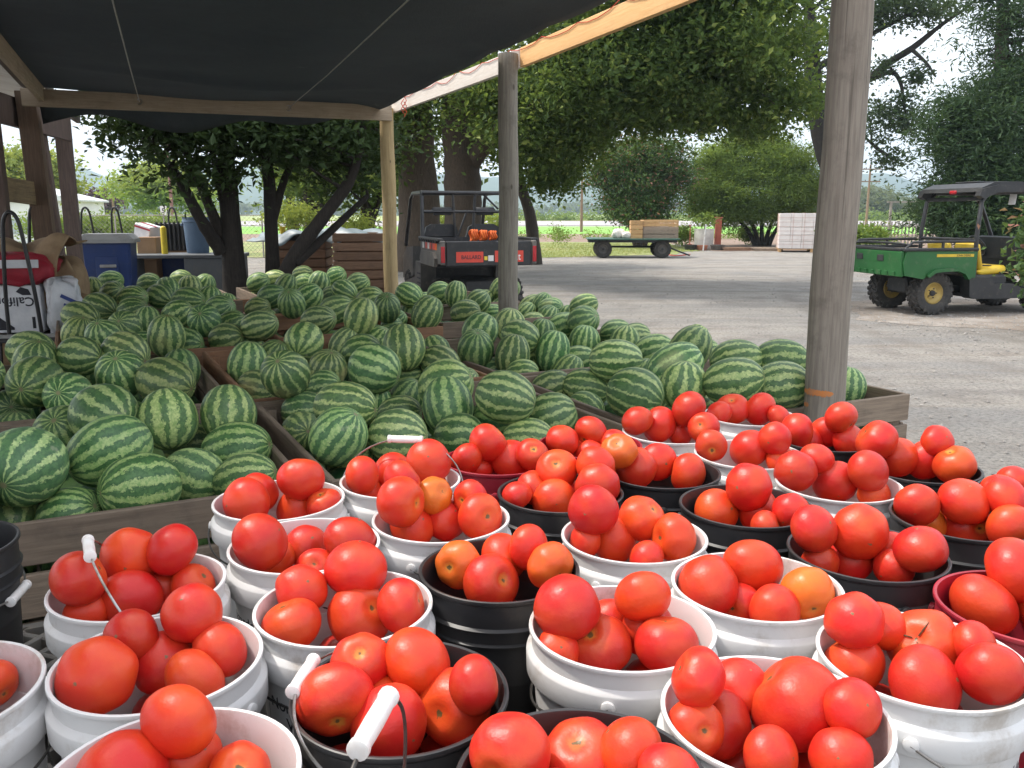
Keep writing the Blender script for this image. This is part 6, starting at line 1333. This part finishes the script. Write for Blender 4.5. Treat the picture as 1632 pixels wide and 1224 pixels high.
for k, (x, y, z) in enumerate(((.02, .62, 0), (-.42, .75, 0), (.12, .45, 0))):
    bag('burlap_sack', ['bulging burlap sack under the draped burlap', 'burlap sack behind the red bag', 'burlap sack hanging low beside the plastic bag'][k], V3((rel(x, y, 0).x, rel(x, y, 0).y, 0)), R(12 + 20 * k), (.27, .22, .56 if k < 2 else .40), m_burl, 20 + k, 'sack', .05)
# boxes and bins on the far side
def pbox(name, label, cat, u0, u1, v0, Y, d, h, mat, rz=0, grp=None):
    a, b_ = aty(u0, v0, Y), aty(u1, v0, Y); o = put(name, MB().box((0, 0, h / 2), (b_.x - a.x, d, h), ch=.008).mesh(name, mat)); o.location = ((a.x + b_.x) / 2, Y + d / 2, a.z - h); o.rotation_euler = (0, 0, rz); return tag(o, label, cat, grp)
ctr = thing('counter', 'grey work counter with a dark opening between the totes and the dark tree', 'counter', gp(302, 14.2), R(6)); zc = aty(300, 404, 14.2).z
MB().box((0, 0, zc - .03), (1.75, .8, .06), ch=.01).build('top', m_grey, ctr); MB().box((.42, 0, (zc - .06) / 2), (.85, .74, zc - .062), ch=.01).build('cabinet', m_grey, ctr); MB().box((-.80, 0, (zc - .06) / 2), (.10, .74, zc - .062), ch=.01).build('leg_panel', m_grey, ctr); MB().box((-.4, .34, (zc - .06) / 2), (.7, .05, zc - .062)).build('back_panel', m_blue, ctr)
pbox('cardboard_box', 'upper brown cardboard box beside the blue tote', 'box', 216, 246, 378, 14.2, .4, .38, m_card, R(4)); pbox('cardboard_box', 'lower brown cardboard box beside the blue tote', 'box', 214, 248, 415, 14.2, .45, .60, m_card, R(2))
wbx = pbox('fruit_box', 'white box with red stripes tipped on top of the cardboard box', 'box', 212, 243, 358, 14.6, .3, .22, m_wbag, R(-20)); wbx.rotation_euler = (0, R(14), R(-20)); L = wbx.location
MB().box((0, 0, .226), (.33, .05, .004)).box((0, -.152, .17), (.33, .004, .03)).build('red_stripe', m_bred, wbx)
cb = thing('storage_bin', 'dark ribbed storage bin behind the yellow bollard', 'bin', V3((aty(271, 356, 15.2).x, 15.5, zc)), R(3)); hh = aty(271, 356, 15.2).z - zc
MB().box((0, 0, hh / 2), (.58, .5, hh), ch=.01).build('body', m_dkp, cb)
for k in range(8): MB().tube([(-.26 + k * .074, -.26, .01), (-.26 + k * .074, -.26, hh + .02)], .022, 8).build('rib', m_dkp, cb, 50)
MB().box((0, .3, -zc / 2), (.6, 1.0, zc - .01)).build('plinth', m_card, cb)
yb = put('bollard', MB().lathe([(0, 0), (.048, 0), (.048, .40), (.04, .425), (.02, .44), (0, .445)], 20).mesh('bollard', M('bollard_yellow', (.78, .60, .03), .5, (.66, .5, .03), 6), 50)); p = aty(263, 404, 14.05); yb.location = (p.x, 14.05, zc + .001); yb.rotation_euler = (0, R(-3), 0); yb.rotation_euler = (0, 0, 0); tag(yb, 'short yellow bollard-like tube standing on the grey counter', 'tube')
tc = thing('trash_can', 'blue-grey round trash can on the grey counter', 'trash can', V3((aty(313, 400, 14.3).x, 14.38, zc + .001))); th_ = aty(313, 346, 14.3).z - zc
MB().lathe([(0, 0), (.17, 0), (.175, .02), (.205, th_ - .09), (.222, th_ - .085), (.222, th_ - .05), (.212, th_ - .045), (.215, th_ - .01), (.225, th_), (.20, th_), (.195, th_ - .06), (.165, .03), (0, .03)], 32).build('body', m_can, tc, 40)
for s in (-1, 1): MB().box((s * .225, 0, th_ - .12), (.04, .12, .05), ch=.01).build('handle', m_can, tc)
# tarp-covered bins and the brown crate
p = gp(572, 14.6); slat_crate('wood_crate', 'brown slatted crate beside the yellowish peeled post', (p.x, 15.1, 0), R(6), .98, .9, aty(572, 372, 14.6).z, 8, m_crate)
zz = aty(480, 382, 15.2).z; p = gp(478, 15.6); slat_crate('wood_crate', 'dark brown slatted crate under the grey tarp', (p.x, 15.7, 0), R(3), 1.0, .9, zz - .02, 7, m_crate)
def tarp():
    n, m_ = 44, 24; V = []; c = aty(520, 380, 15.6)
    for j in range(m_ + 1):
        t = j / m_ - .5
        for i in range(n + 1):
            s = i / n - .5; x = s * 2.4; y = t * 1.15; ed = max(0, abs(t) - .38) * 1.6
            V.append((c.x + x - .05, 15.55 + y, zz + .10 + .055 * math.sin(s * 11) * math.cos(t * 7 + s * 4) + .03 * math.sin(s * 31 + t * 13) + .06 * math.sin(s * 5 + 1) - ed * .6 * (1 + .4 * math.sin(s * 17))))
    q = n + 1; Fq = [(j * q + i, j * q + i + 1, (j + 1) * q + i + 1, (j + 1) * q + i) for j in range(m_) for i in range(n)]
    o = put('tarp', pmesh('tarp', V, Fq, M('tarp_grey', (.20, .25, .27), .45, (.14, .18, .2), 5, bmp=.2), True)); md = o.modifiers.new('t', 'SOLIDIFY'); md.thickness = .008; tag(o, 'crumpled blue-grey tarp lying over the brown crates', 'tarp')
tarp()
p = aty(446, 375, 15.0); cup = put('cup', MB().lathe([(0, 0), (.04, 0), (.055, .12), (.058, .125), (.05, .125), (.04, .02), (0, .02)], 18).mesh('cup', M('cup_yellow', (.75, .52, .03), .4), 40)); cup.location = (p.x, 15.2, zz + .10); tag(cup, 'small yellow cup on the tarp', 'cup')
# ------------------------------------------------------------------ haze
hz = MB().box((0, 900, 84), (6000, 2600, 170)).build('haze', None); hm = bpy.data.materials.new('haze_air'); hm.use_nodes = True; nt = hm.node_tree; nt.nodes.clear(); ou = nt.nodes.new('ShaderNodeOutputMaterial'); pv = nt.nodes.new('ShaderNodeVolumePrincipled')
pv.inputs['Color'].default_value = (.68, .86, 1, 1); pv.inputs['Density'].default_value = .00045; pv.inputs['Anisotropy'].default_value = .25; nt.links.new(pv.outputs[0], ou.inputs['Volume']); hz.data.materials.clear(); hz.data.materials.append(hm)
tag(kind(hz, 'stuff'), 'pale smoky haze hanging over the fields and hills', 'haze')
